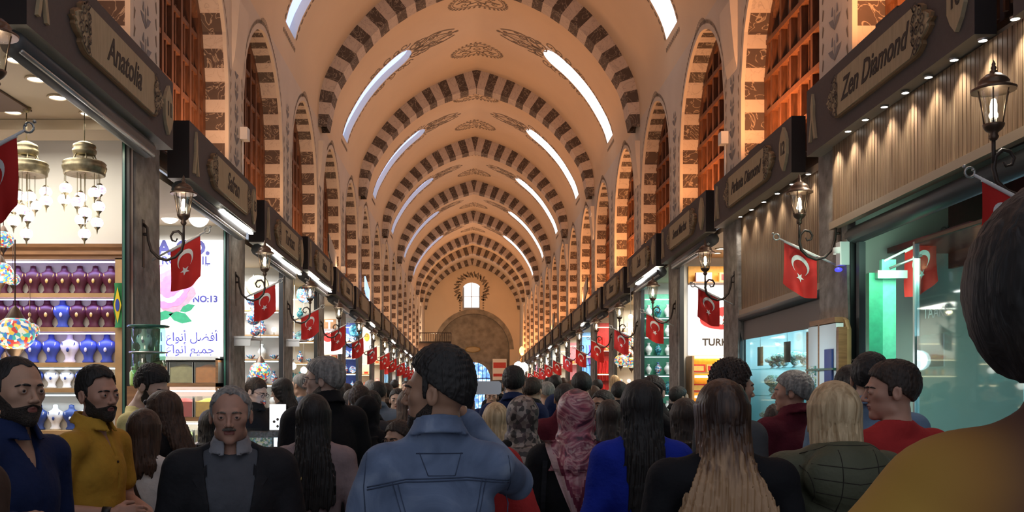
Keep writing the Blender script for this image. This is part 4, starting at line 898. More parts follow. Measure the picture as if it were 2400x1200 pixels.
def goods_shelf(sg, n, kinds, rows=5, cols=7, zlo=.95, zhi=3.05, back='cream', light_c=(1,.93,.82), e=None, wood='wood_light', skip_rows=(), x_in=.05):
    """shelving against the far partition of shop n"""
    zlo += .35; zhi = min(zhi+.95, 3.85); rows += 1; Yw = PN(n+1)-.17; g = G(Yw); X0 = CX+sg*(HW+x_in); X1 = X0+sg*1.5; rnd = random.Random(n*3+sg)
    w_ = '%s shop, %s' % (ORD[n], ROW[sg])
    t = thing('shelving','wooden shelving with goods in the %s' % w_,'shelving',(0,0,0),0,'shop shelving')
    a, b = min(X0,X1), max(X0,X1); m = MB()
    m.box(a,b,Yw-.02,Yw-.005,g+zlo-.7,g+zhi+.1,back).box(a-.02,a,Yw-.3,Yw,g,g+zhi+.1,wood).box(b,b+.02,Yw-.3,Yw,g,g+zhi+.1,wood).build('shelf_case',t)
    dz = (zhi-zlo)/rows
    for r_ in range(rows):
        z = g+zlo+dz*r_; MB().box(a,b,Yw-.3,Yw-.02,z-.02,z,wood).build('shelf',t)
        MB().box(a+.02,b-.02,Yw-.29,Yw-.275,z+dz-.045,z+dz-.03,'led_warm' if light_c[2] < .9 else 'led_cyan').build('shelf_light',t)
        if r_ in skip_rows: continue
        kd = kinds[r_ % len(kinds)]
        for c_ in range(cols):
            k = kd[c_ % len(kd)]; o = PR[k]
            x = X0+sg*(.12+c_*.2); s = rnd.uniform(.75,.95)*min(1, dz/.36)
            pl = k[0] == 'p'; zz = z+(.14*s if pl else 0)+(.36 if k[0]=='s' else 0)
            lb = '%s %s on %s shelf up, %s' % (ORD[c_+1], NM[k], ORD[r_+1], w_)
            q = add_at(o, (x, Yw-.15+(.08 if pl else 0), zz+.001), lb, None, '%ss in the shops of the %s' % (NM[k], ROW[sg]), s)
            if pl: q.rotation_euler = (R(80),0,0)
    return t
def shop_base(sg, n, e=60, col=(1,.95,.86)):
    z = SB(sg,n)-.1; yc = (PN(n)+PN(n+1))/2
    shop_light((CX+sg*(HW+1.0), yc+.2, z), e, col, 1.6, 2.0)
def place(k, loc, label, s=1, rz=None, tilt=None):
    q = add_at(PR[k], loc, label, rz, None, s)
    if 'group' in q: q['group'] = '%ss in the shops' % NM[k]
    if tilt is not None: q.rotation_euler = (tilt,0,rz or 0)
    return q
# --- lamp-row shop 2: rose poster and spices
Y2 = PN(3)-.17; X0, X1 = -5.2, at(527,0,Y2).x
def z2(y): return 1.65+(HY-y)*Y2/F
shop_base(-1,2,70,(1,1,.97))
t = thing('rose_poster','white lit poster with a pink rose and blue lettering','poster')
MB().box(X0,X1,Y2-.03,Y2-.01,z2(836),z2(563),'lightbox').build('poster_panel',t)
f = lambda x0,y0: (lambda u,v,w: (at(x0,0,Y2).x+u, Y2-.033-w, z2(y0)+v))
k = MB(); put_text(k,'ARPA CO.',.26,f(493,583),'ink',align='RIGHT',bold=.012); put_text(k,'ROSE OIL',.155,f(494,612),'ink',align='RIGHT',bold=.003); put_text(k,'SINCE 1945',.055,f(494,623),'ink',align='RIGHT'); put_text(k,'NO:13',.12,f(512,702),'ink',align='RIGHT',bold=.005)
try:
    put_text(k,'\uFE8D\uFEDF\uFEEE\uFEAD\uFEA9 \uFE83\uFEE7\uFEEE\uFE8D\uFEC9 \uFE83\uFED3\uFEC0\uFEDE'[::-1] if 0 else 'ﺩﺭﻮﻟﺍ ﻉﺍﻮﻧﺃ ﻞﻀﻓﺃ',.16,f(512,791),'ink',align='RIGHT',bold=.002)
    put_text(k,'ﺭﻮﻄﻌﻟﺍ ﻉﺍﻮﻧﺃ ﻊﻴﻤﺟ',.16,f(504,820),'ink',align='RIGHT',bold=.002)
except Exception as ex: print(ex)
k.build('lettering',t)
k = MB(); cx_, cz_ = at(402,0,Y2).x, z2(675)
for i in range(26):                          # rose petals
    a = i*2.4; r_ = .05+.26*(1-i/26); pu = (cx_+r_*.6*math.cos(a), cz_+r_*.6*math.sin(a)); pr = .07+.17*(1-i/26)
    k.add([(pu[0]+pr*math.cos(b_)*(1 if b_ < PI else .8), Y2-.034-i*.0004, pu[1]+pr*.8*math.sin(b_)) for b_ in [2*PI*q/14 for q in range(14)]], [tuple(range(14))], ('rose_light','rose','pink')[i%3] if i < 20 else 'rose')
for (u,v,a,s) in ((.12,-.4,-.3,.3),(-.1,-.38,.3,.25),(.22,-.28,.4,.2)):
    k.add([(cx_+u+s*(q*math.cos(a)-h*math.sin(a)), Y2-.046, cz_+v+s*(q*math.sin(a)+h*math.cos(a))) for q,h in ((-.5,0),(-.2,.22),(.2,.25),(.6,0),(.2,-.22),(-.2,-.2))],[(0,1,2,3,4,5)],'leaf')
k.build('rose_print',t)
def hang(o):
    sg_ = 1 if o.location.x > 0 else -1; n_ = max(1, min(16, int(o.location.y/L-.56))); s_ = o.scale[0]; zt_ = SB(sg_,n_)+.02-o.location.z
    if zt_ > 0: MB().tube([(0,0,.13),(0,0,zt_/s_)], .005/s_*1.2, 'white', 5).build('cord', o)
SHB = thing('globe_lamp','g','lamp'); MB().ball((0,0,0),.13,'pearl',18,12).build('globe',SHB); MB().lathe([(.04,.12),(.05,.15),(0,.15)],'white',n=12).build('cap',SHB)
for i,(x,y) in enumerate(((466,528),(398,520))): add_at(SHB,(at(x,0,Y2-.5).x,Y2-.5,z2(y)+.02),'large round white globe lamp over the rose poster, %s' % ('in the open','behind the lantern')[i])
t = thing('spice_rack','white and wood spice rack below the rose poster','rack'); xa = X0+.4; xb = at(520,0,Y2-.3).x
MB().box(xa,xb,Y2-.06,Y2-.02,.3,z2(842),'cream').box(xb-.03,xb,Y2-.5,Y2-.02,.3,z2(842),'wood').box(xa,xb,Y2-.5,Y2-.02,z2(846),z2(838),'white').build('rack_case',t)
for i,y in enumerate((898,975,1050)):
    MB().box(xa,xb,Y2-.5,Y2-.02,z2(y)-.05,z2(y),'wood').build('shelf',t); MB().box(xa,xb-.05,Y2-.2,Y2-.17,z2(y)+.33,z2(y)+.345,'led').build('shelf_light',t)
    light('spice_light','AREA',((xa+xb)/2+.3,Y2-.45,z2(y)+.36),7,(1,.93,.82),1.5,(R(-20),0,0),.06)
    for j in range(6):
        x = xb-.15-j*.33; m_ = [['orange','tan','orange','saffron','herb','tan'],['saffron','red','orange','orange','tan','herb'],['tan','herb','lime','saffron','red','tan']][i][j]
        s = thing('spice_bin','%s spice bin, %s from the post on %s shelf of rack' % ({'orange':'orange','tan':'tan','saffron':'yellow','herb':'green','red':'red','lime':'lime'}[m_],ORD[j+1],('the top','the middle','the low')[i]),'spice bin',(x,Y2-.3,z2(y)),0,'spice bins on the rack')
        MB().box(-.15,.15,-.19,-.18,0,.27,'glass').box(-.155,-.148,-.19,.15,0,.27,'steel').box(.148,.155,-.19,.15,0,.27,'steel').build('bin_case',s)
        mm = MB(); nn = 7; V = [(-.145+.29*a/nn,-.17+.30*b/nn,.20+.05*math.sin(PI*a/nn)*math.sin(PI*b/nn)+random.uniform(-.004,.004)) for a in range(nn+1) for b in range(nn+1)]
        mm.add(V,[(a*(nn+1)+b,(a+1)*(nn+1)+b,(a+1)*(nn+1)+b+1,a*(nn+1)+b+1) for a in range(nn) for b in range(nn)],m_,True); mm.box(-.145,.145,-.175,.13,0.005,.2,m_); mm.build('spice',s)
# counter with glass jars and a bust before the first pillar of the lamp row
p = at(348,1000,8.4); t = thing('glass_cabinet','green-tinted glass cabinet with jars standing before the pillar','cabinet',(at(348,0,8.55).x,8.55,0))
zt = 1.65+(HY-768)*8.55/F; zm = 1.65+(HY-825)*8.55/F; zl = 1.65+(HY-905)*8.55/F
MB().box(-.15,.15,-.13,.13,G(8.5),zl,'wood').build('base',t)
for (a,b_) in ((zl,zm-.01),(zm+.0,zt)): MB().lathe([(.145,a),(.15,a+.02),(.15,b_-.02),(.14,b_)],'glass_green',n=20).build('glass_tier',t)
MB().lathe([(0,zt),(.18,zt),(.19,zt+.012),(.18,zt+.02),(0,zt+.02)],'glass_edge',n=20).build('glass_lid',t); MB().lathe([(0,zm-.01),(.17,zm-.01),(.17,zm),(0,zm)],'steel',n=20).build('middle_tray',t)
add_at(B3,(at(338,0,8.5).x,8.5,zm+.002),'white necklace bust inside the green glass cabinet',0,None,.95)
for i,(m_,x) in enumerate((('jg',318),('jg',333),('js',350),('jo',366),('jg',378))): place(m_,(at(x,0,8.5).x,8.5+.05*(i%2),zl+.002),'%s, %s from the first pillar edge in glass cabinet' % (NM[m_],ORD[5-i]),.95+.25*(i%2))
# stall table of bright goods on the lamp row, below the cabinet
t = thing('stall_table','dark stall table covered with trinkets behind the men','table',(-3.0,6.9,G(6.9))); MB().box(-1.1,.35,-.55,.75,.78,.83,'wood').build('table_top',t)
for a,b_ in ((-1,-.5),(.3,-.5),(-1,.7),(.3,.7)): MB().cbox((a,b_,.39),(.06,.06,.78),'wood').build('leg',t)
MB().box(-1.12,.37,-.57,-.56,.25,.83,'burgundy').box(.36,.37,-.57,.75,.25,.83,'burgundy').build('table_skirt',t)
ks = ['bg','lm','vg','lw','pt','bg','lm','js','pg','bt','lw','bg','gr','gp','vt','lm']
for i in range(16):
    a, b_ = i % 6, i//6; place(ks[i],(-3.0-.95+a*.23,6.9-.4+b_*.38,G(6.9)+.83+(.12 if ks[i][0]=='p' else 0)+.001),'%s, %s along %s row of the stall table' % (NM[ks[i]],ORD[a+1],ORD[b_+1]),.95,None,R(75) if ks[i][0]=='p' else None)
light('stall_light','POINT',(-3.1,6.6,1.75),5,(1,.85,.6),.15)
# --- lamp-row shops 3..16, panelled row 3..16
shop_base(-1,1,16)
goods_shelf(-1,3,[['lw','vw'],['vw','vg','vw'],['vg','bg'],['bg','vw'],['lp','vg']],5,6,.8,2.7,'white',(.9,.97,1)); shop_base(-1,3,95,(1,1,1))
goods_shelf(-1,4,[['bt','vt'],['pt','bt'],['pt','vt'],['bg','vg'],['pg','pt']],5,6,.8,2.9,'cream'); shop_base(-1,4,70,(1,.96,.86))
goods_shelf(-1,5,[['gr','gy'],['jo','js']],4,6,.8,2.2,'white'); shop_base(-1,5,60,(1,.93,.82))
goods_shelf(-1,6,[['vg','pg'],['pg'],['vg','bg'],['pg','vg']],5,6,.8,2.9,'bust_blue',(.8,.9,1)); shop_base(-1,6,80,(.85,.92,1))
goods_shelf(-1,7,[['gy','js'],['gr','gp']],4,5,.8,2.0,'cream'); shop_base(-1,7,70,(1,.88,.7))
KS = [[['jo','js','jg'],['gr','gy']],[['lm','lw'],['lp','lm']],[['vg','vt'],['bg','pg']],[['gp','gr'],['gy','gn']],[['sb','sv'],['sr','sb']]]
for n in range(8,17):
    goods_shelf(-1,n,KS[n%5],3,4,.8,2.8,['cream','white','sky','cream','lightbox'][n%5]); shop_base(-1,n,55,[(1,.93,.8),(.9,.95,1),(1,.85,.65)][n%3])
# hanging plates and extras in shops 3-4
q = PR['pb']; o_ = place('pb',at(605,672,15.6),'round beaten brass tray hanging high in the third lamp-row shop',1.35,None,R(85)); 
o_ = place('pg',at(717,690,19.2),'white patterned plate hanging high in the fourth lamp-row shop',1.35,None,R(85))
o_ = place('pt',at(833,775,26.2),'dark blue plate hanging high in the sixth lamp-row shop',1.3,None,R(85))
t = thing('evil_eye_lamp','cluster of blue glass balls hanging in the third lamp-row shop','ornament',at(594,745,15.3))
for i,(u,v) in enumerate(((0,0),(-.03,.28),(.03,-.22),(.05,.12))): s=MB(); s.ball((u,0,v),.12 if i in(0,) else .08,'glaze',14,10).build('glass_ball',t)
MB().tube([(0,0,-.3),(0,0,.7)],.006,'steel',5).build('cord',t)
for sg_,n,x,y,l in ((-1,3,578,795,'third'),(-1,4,692,800,'fourth')):
    Yp = PN(n)-.05; X = XL+.0; t = thing('bracket_shelf','white bracket shelf fixed to the pillar before the %s lamp-row shop' % l,'shelf',(X,Yp,1.65+(HY-y)*Yp/F)); MB().box(0,.28,-.25,.4,0,.03,'white').build('board',t); MB().box(0,.26,-.24,-.22,-.1,0,'white').build('bracket',t)
# poster in shop 5 and 7
Yp = PN(6)-.5; t = thing('logo_poster','white poster with a red emblem in the fifth lamp-row shop','poster',at(776,800,Yp)); MB().cbox((0,0,0),(.55,.03,.62),'lightbox').build('panel',t); MB().prism([(.12*math.cos(a),.12*math.sin(a)) for a in [2*PI*k/16 for k in range(16)]],.01,'red',lambda u,v,w:(u-.08,-.02-w,v+.1)).build('emblem',t)
t = thing('letter_sign','cream framed sign with a single letter in the fifth lamp-row shop','sign',at(772,762,Yp)); MB().cbox((0,0,0),(.34,.03,.3),'wood').build('panel',t); k = MB(); put_text(k,'T',.3,lambda u,v,w:(u,-.018-w,v),'cream',bold=.01); k.build('lettering',t)
Yp = PN(8)-.5; t = thing('amber_poster','tall cream lit poster with an amber motif in the seventh lamp-row shop','poster',at(860,765,Yp)); MB().cbox((0,0,0),(.26,.03,1.5),'lightbox').build('panel',t); MB().prism([(.09*math.cos(a),.14*math.sin(a)) for a in [2*PI*k/12 for k in range(12)]],.01,'saffron',lambda u,v,w:(u,-.02-w,v-.35)).build('motif',t)
# sweet shop (third of the panelled row)
Y3 = PN(4)-.17
def z3(y): return 1.65+(HY-y)*Y3/F
shop_base(1,3,95,(1,.93,.78))
t = thing('sweet_poster','white poster with red ribbon logo and black capitals in the sweet shop','poster'); xa = at(1612,0,Y3).x
MB().box(xa,xa+1.7,Y3-.03,Y3-.01,z3(833),z3(668),'lightbox').build('poster_panel',t)
k = MB(); put_text(k,'TURKISH DELIGHT',.17,lambda u,v,w:(at(1645,0,Y3).x+u,Y3-.034-w,z3(803)+v),'lettering',align='LEFT',bold=.006); k.build('lettering',t)
k = MB(); k.prism([(.5*math.cos(a),.2*math.sin(a)+.04*math.cos(a)) for a in [2*PI*q/24 for q in range(24)]],.01,'red',lambda u,v,w:(at(1700,0,Y3).x+u+.05,Y3-.034-w,z3(745)+v)); k.build('ribbon_print',t)
k = MB(); put_text(k,'azer',.27,lambda u,v,w:(at(1678,0,Y3).x+u,Y3-.047-w,z3(748)+v),'white',align='LEFT',bold=.014); k.build('logo_lettering',t)
t = thing('sweet_shelves','wooden shelves of sweets under the white poster','shelving'); MB().box(xa,xa+1.7,Y3-.03,Y3-.01,.2,z3(836),'saffron').box(xa-.03,xa,Y3-.45,Y3,.2,z3(836),'wood_light').build('shelf_case',t)
for i,y in enumerate((873,918,965,1020)):
    MB().box(xa,xa+1.7,Y3-.42,Y3-.03,z3(y)-.02,z3(y),'wood_light').build('shelf',t); MB().box(xa+.1,xa+1.2,Y3-.12,Y3-.08,z3(y)+.24,z3(y)+.28,'led_warm').build('shelf_light',t)
    for j in range(5):
        kx = [['gr','gy','gp','gr','gy'],['gr','gr','gp','gy','gr'],['gp','gy','gr','gp','gr'],['jo','js','gr','gy','jo']][i][j]; place(kx,(xa+.12+j*.24,Y3-.25,z3(y)+.001),'%s, %s along %s sweet shop shelf' % (NM[kx],ORD[j+1],ORD[i+1]),1.2)
t = thing('gift_shelf','high shelf of wrapped gift packs above the white poster','shelf'); MB().box(xa,xa+1.7,Y3-.35,Y3-.02,z3(668)-.0,z3(668)+.02,'wood').box(xa,xa+1.7,Y3-.05,Y3-.02,z3(668),z3(625),'saffron').build('board',t)
for j in range(4): place(('gp','gy','gr','gp')[j],(xa+.22+.4*j,Y3-.2,z3(665)),'gift pack above poster, %s from the door post' % ORD[j+1],1.5)
for i,(x,y) in enumerate(((1688,583),(1680,596),(1647,607),(1665,598))):
    zz = SB(1,3)+.015; Z = (zz-1.65)*F/(HY-y); Z = min(Z,15.6); add_at(DL,((x-VX)*Z/F,Z,zz-.004),'warm downlight in the sweet shop ceiling, %s from the front' % ORD[i+1])
goods_shelf(1,4,[['vw'],['vw','vt'],['vt','vw'],['vw','vg'],['vw','vt']],6,6,.7,3.0,'mint',(.85,1,.95),wood='glass_edge'); shop_base(1,4,65,(.95,1,.95))
goods_shelf(1,5,[['lw','lp'],['lp','lm'],['lm','lw']],4,5,.8,2.6,'cream'); shop_base(1,5,70,(1,.84,.62))
goods_shelf(1,6,[['sr'],['sr','gr']],3,5,.8,2.9,'red'); shop_base(1,6,55,(1,.8,.65))
goods_shelf(1,7,[['sb'],['sb','sv']],3,5,.8,2.9,'sky'); shop_base(1,7,75,(.75,.88,1))
for n in range(8,17):
    goods_shelf(1,n,KS[(n+2)%5],3,4,.8,2.8,['cream','lightbox','cream','pink','cream'][n%5]); shop_base(1,n,55,[(1,.9,.75),(.85,.95,1),(1,.85,.65)][n%3])
# hanging lamps in panelled shop 5 and bulbs over the far crowd
for i,(x,y) in enumerate(((1462,790),(1484,800),(1470,830),(1455,845),(1480,850))):
    add_at(ML, at(x,y,22.6-.3*i), 'warm mosaic lamp, %s of the cluster in the fifth panelled shop' % ORD[i+1], i, 'mosaic lamps', 1.5)
for i,(x,y,Z) in enumerate(((1215,858,50),(1227,861,48),(1205,868,54),(1478,742,20),(1500,738,20))): add_at(SHB, at(x,y,Z), 'round white globe lamp hanging %s' % ['far down the hall','far down the hall, behind its twin','at the very end of the hall','in the fourth panelled shop','in the fourth panelled shop, beside its twin'][i], 0, None, 1.9 if i < 3 else .4); hang([o_ for o_ in C.objects if o_.name.startswith('globe_lamp')][-1])
light('end_lamp','POINT',(XR-.6,61.6,4.2),150,(1,.42,.14),.15); light('end_fill','POINT',(XL+.9,61.2,4.4),170,(1,.74,.48),.2)  # second point light has no fixture, added to brighten the end wall
t = thing('wall_lamp','orange glowing lamp on the pier at the end of the hall','lamp',(XR-.15,61.4,1.65+(HY-822)*61/F)); MB().ball((0,0,0),(.16,.16,.3),'orange_lamp').build('shade',t); MB().box(.0,.2,-.04,.04,-.05,.05,'iron').build('bracket',t)
# vitrine counter and menu card in the aisle on the lamp row
t = thing('counter','glass jewellery counter with lit display behind the older man','counter',(at(650,0,8.2).x,8.2,G(8.2)))
MB().box(-.45,.45,-.25,.3,0,.95,'wood').build('base',t); MB().box(-.45,.45,-.25,.3,.952,1.42,'glass').build('glass_top',t); MB().box(-.43,.43,-.23,.28,.955,.99,'screen_blue').build('lit_base',t); MB().box(-.43,.0,-.24,-.235,1.02,1.36,'sparkle').build('lit_display',t); MB().box(.02,.43,-.24,-.235,1.02,1.36,'led_cyan').build('lit_display',t)
c_ = at(651,965,8.1); c_.z = G(8.2)+1.421+.09; t = thing('menu_card','white price card with small round pictures standing on the counter','card',c_); MB().cbox((0,0,.02),(.14,.01,.22),'lightbox').build('card',t); k = MB()
for u,v in ((-.03,-.02),(0,0),(.03,-.04),(.0,-.06)): k.ball((u,-.007,v),(.012,.002,.012),'lettering',8,6)
k.build('round_prints',t)
for i,(x,y) in enumerate(((548+40,930),(690,905),(686,858),(712,868))):
    if i: hang(add_at(SHB,(XL-.25,(XL-.25)*F/(x-VX),1.65+(HY-y)*((XL-.25)*F/(x-VX))/F),'small glowing globe in the lamp-row shops, %s' % ['','beside the grey-haired man','before the bracket shelf','behind his glasses'][i],0,None,.55))
# cornice lamps: the warm uplights standing on the fascias
for sg in (-1,1):
    for n in range(1 if sg<0 else 0,17):
        e = (UP_L if sg < 0 else UP_R)*{(1,1):1.6,(1,2):1.3,(1,3):.9,(1,4):.4,(1,5):1.5,(1,7):1.5,(-1,1):.7,(-1,2):1.2}.get((sg,n),.9)*(1.6 if n > 12 else 1)
        y = (PN(n)+PN(n+1))/2+.3; X = CX+sg*(HW-.12); z = SB(sg,n)+(.72 if n <= 1 else .66)
        light('cornice_light','AREA',(X,y,z+.05),e,(1,.40,.14) if sg > 0 else (1,.52,.26),.25,(PI,0,0),1.2)
        t = thing('cornice_lamp','orange uplight over the %s shop, %s' % (ORD[n] if n else 'cut',ROW[sg]),'uplight',(X,y,z-.04),0,'cornice uplights'); MB().cbox((0,0,0),(.09,.4,.04),'black').build('housing',t); MB().cbox((0,0,.022),(.07,.36,.004),'orange_lamp').build('lens',t)
# ================================================================ PEOPLE (signed distance fields -> one continuous surface each)
def axis(lo, hi, h, fine_=()):
    out = [lo]
    while out[-1] < hi:
        x = out[-1]; st = h
        for a, b, fh in fine_:
            if a-1e-9 <= x < b: st = min(st, fh)
            elif x < a: st = min(st, max(a-x, .002))
        out.append(x+st)
    return np.array(out)
class Field:
    def __init__(s, ax, ay, az):
        s.A = (ax, ay, az); s.F = np.full((len(ax), len(ay), len(az)), .4); s.R = None; s.o = np.zeros(3)
    def frame(s, R_, o): s.R = R_; s.o = np.array(o); return s
    def unframe(s): s.R = None; s.o = np.zeros(3); return s
    def _w(s, p): p = np.array(p, float); return s.R @ p+s.o if s.R is not None else p+s.o
    def _sl(s, c, r):
        out = []
        for i in range(3):
            a = max(0, np.searchsorted(s.A[i], c[i]-r[i])-1); b = min(len(s.A[i]), np.searchsorted(s.A[i], c[i]+r[i])+1); out.append(slice(a, b))
        return tuple(out)
    def _loc(s, sl):
        X, Y, Z = np.meshgrid(s.A[0][sl[0]], s.A[1][sl[1]], s.A[2][sl[2]], indexing='ij', sparse=True)
        X = X-s.o[0]; Y = Y-s.o[1]; Z = Z-s.o[2]
        if s.R is None: return X, Y, Z
        r = s.R; return (r[0,0]*X+r[1,0]*Y+r[2,0]*Z, r[0,1]*X+r[1,1]*Y+r[2,1]*Z, r[0,2]*X+r[1,2]*Y+r[2,2]*Z)
    def _op(s, sl, d, op, k):
        a = s.F[sl]
        if op == 'u':
            h = np.clip(.5+.5*(a-d)/k, 0, 1) if k else 0; s.F[sl] = (a*(1-h)+d*h-k*h*(1-h)) if k else np.minimum(a, d)
        elif op == 's':
            d = -d; h = np.clip(.5+.5*(d-a)/k, 0, 1) if k else 0; s.F[sl] = (a*(1-h)+d*h+k*h*(1-h)) if k else np.maximum(a, d)
    def ell(s, c, r, op='u', k=.02):
        r = np.array([r]*3 if np.isscalar(r) else r, float); m = float(max(r))+k+.03; sl = s._sl(s._w(c), (m,m,m)); X, Y, Z = s._loc(sl)
        X = X-c[0]; Y = Y-c[1]; Z = Z-c[2]; k0 = np.sqrt((X/r[0])**2+(Y/r[1])**2+(Z/r[2])**2); k1 = np.sqrt((X/r[0]**2)**2+(Y/r[1]**2)**2+(Z/r[2]**2)**2)+1e-9
        s._op(sl, k0*(k0-1)/k1, op, k); return s
    def cap(s, a, b, ra, rb=None, op='u', k=.02, flat=1):
        rb = ra if rb is None else rb; a = np.array(a, float); b = np.array(b, float); A_, B_ = s._w(a), s._w(b); m = max(ra, rb)+k+.03
        sl = s._sl((A_+B_)/2, np.abs(B_-A_)/2+m); X, Y, Z = s._loc(sl); d = b-a; L2 = max(float(d@d), 1e-9)
        X = X-a[0]; Y = Y-a[1]; Z = Z-a[2]; t = np.clip((X*d[0]+Y*d[1]+Z*d[2])/L2, 0, 1)
        s._op(sl, np.sqrt((X-t*d[0])**2+((Y-t*d[1])/flat)**2+(Z-t*d[2])**2)-(ra+(rb-ra)*t), op, k); return s
    def loft(s, secs, op='u', k=.02, wav=None):      # (z, cx, cy, ax, ay) from low to high
        secs = sorted(secs); Zs = [q[0] for q in secs]; mx = max(max(abs(q[1])+q[3], abs(q[2])+q[4]) for q in secs)+k+.04
        c = ((0,0,(Zs[0]+Zs[-1])/2)); ext = (mx, mx, (Zs[-1]-Zs[0])/2+k+.04)
        if s.R is not None: e = max(ext)*1.3; ext = (e,e,e)
        sl = s._sl(s._w(c), ext); X, Y, Z = s._loc(sl); I = lambda i: np.interp(Z, Zs, [q[i] for q in secs])
        ax, ay = I(3), I(4); q = np.sqrt(((X-I(1))/ax)**2+((Y-I(2))/ay)**2); d = (q-1)*np.minimum(ax, ay)*.9
        if wav is not None: d = d+wav(X, Y, Z)
        zz = Z if wav is None or not hasattr(wav, 'hem') else Z+wav.hem(X, Y)
        d = np.maximum(d, np.maximum(Zs[0]-zz, Z-Zs[-1])); s._op(sl, d, op, k); return s
    def all(s, fn): 
        sl = (slice(None),)*3; X, Y, Z = s._loc(sl); s.F = fn(s.F, X, Y, Z); return s
    def mesh(s):
        F, (ax, ay, az) = s.F, s.A; F = F.copy(); F[0]=F[-1]=.1; F[:,0]=F[:,-1]=.1; F[:,:,0]=F[:,:,-1]=.1; S = F < 0
        n = [d-1 for d in F.shape]; cnt = np.zeros(n, np.int8); C8 = [(i,j,k) for i in (0,1) for j in (0,1) for k in (0,1)]
        for i,j,k in C8: cnt += S[i:n[0]+i, j:n[1]+j, k:n[2]+k]
        I = np.argwhere((cnt > 0) & (cnt < 8)); idx = -np.ones(n, np.int64); idx[I[:,0],I[:,1],I[:,2]] = np.arange(len(I))
        V8 = [F[I[:,0]+i, I[:,1]+j, I[:,2]+k] for i,j,k in C8]; P = np.zeros((len(I),3)); W = np.zeros(len(I))
        for a in range(8):
            for b in range(a+1, 8):
                ca, cb = C8[a], C8[b]
                if sum(abs(u-v) for u,v in zip(ca,cb)) != 1: continue
                m = (V8[a] < 0) != (V8[b] < 0); t = V8[a][m]/(V8[a][m]-V8[b][m]); J = I[m]
                for d, axs in enumerate((ax,ay,az)):
                    pa = axs[J[:,d]+ca[d]]; pb = axs[J[:,d]+cb[d]]; P[m,d] += pa+(pb-pa)*t
                W[m] += 1
        P /= W[:,None]; Q = []
        for d in range(3):
            u, v = (d+1)%3, (d+2)%3; a = [slice(None)]*3; b = [slice(None)]*3; a[d] = slice(0,-1); b[d] = slice(1,None)
            X_ = np.argwhere(S[tuple(a)] != S[tuple(b)]); X_ = X_[(X_[:,u] > 0) & (X_[:,v] > 0)]
            if not len(X_): continue
            def g(du, dv): Y_ = X_.copy(); Y_[:,u] -= du; Y_[:,v] -= dv; return idx[Y_[:,0],Y_[:,1],Y_[:,2]]
            q = np.stack([g(1,1), g(0,1), g(0,0), g(1,0)], 1); flip = ~S[X_[:,0],X_[:,1],X_[:,2]]; q[flip] = q[flip][:,::-1]; q = q[(q >= 0).all(1)]; Q.append(q)
        return P, np.concatenate(Q) if Q else np.zeros((0,4), int)
def mk(name, P, Q, mats, parent=None, idx=None):
    me = bpy.data.meshes.new(name); me.vertices.add(len(P)); me.vertices.foreach_set('co', P.astype(np.float32).ravel())
    me.loops.add(len(Q)*4); me.loops.foreach_set('vertex_index', Q.astype(np.int32).ravel()); me.polygons.add(len(Q)); me.polygons.foreach_set('loop_start', np.arange(len(Q), dtype=np.int32)*4)
    me.polygons.foreach_set('use_smooth', np.ones(len(Q), bool))
    for m in (mats if isinstance(mats, (list,tuple)) else [mats]): me.materials.append(M[m])
    if idx is not None: me.polygons.foreach_set('material_index', idx.astype(np.int32))
    me.update(calc_edges=True); me.validate(); o = bpy.data.objects.new(name, me); C.objects.link(o)
    if parent: o.parent = parent
    return o
def rotm(yaw, pitch=0, roll=0): return np.array(Matrix.Rotation(yaw,3,'Z') @ Matrix.Rotation(pitch,3,'X') @ Matrix.Rotation(roll,3,'Y'))
HC = np.array([0,.012,1.637])              # head centre of a 1.75 m figure
def skin(name, c): mat(name, c, .5, var=.04, vs=30, spec=.35)
skin('skin', (.48,.28,.19)); skin('skin_pale', (.60,.40,.31)); skin('skin_tan', (.40,.22,.14)); skin('skin_red', (.50,.27,.19)); mat('lips', (.30,.10,.08), .45)
mat('eye_white', (.62,.58,.55), .25); mat('iris', (.02,.012,.008), .15)
def hairmat(n, a, b, sc_=60, st=(1,1,.12)): ramp_mat(n, 'noise', [(.3,a),(.7,b)], .62, sc_, st, .6, 3, bump=.8)
hairmat('hair_black', (.006,.005,.005), (.02,.016,.014)); hairmat('hair_dark', (.012,.007,.005), (.045,.025,.016)); hairmat('hair_brown', (.03,.014,.008), (.09,.045,.025)); hairmat('hair_grey', (.13,.125,.12), (.36,.34,.31)); hairmat('hair_blond', (.33,.21,.10), (.72,.54,.32), 45); hairmat('stubble', (.012,.008,.006), (.05,.032,.022), 200, (1,1,1)); hairmat('stubble_grey', (.10,.08,.06), (.26,.21,.17), 200, (1,1,1))
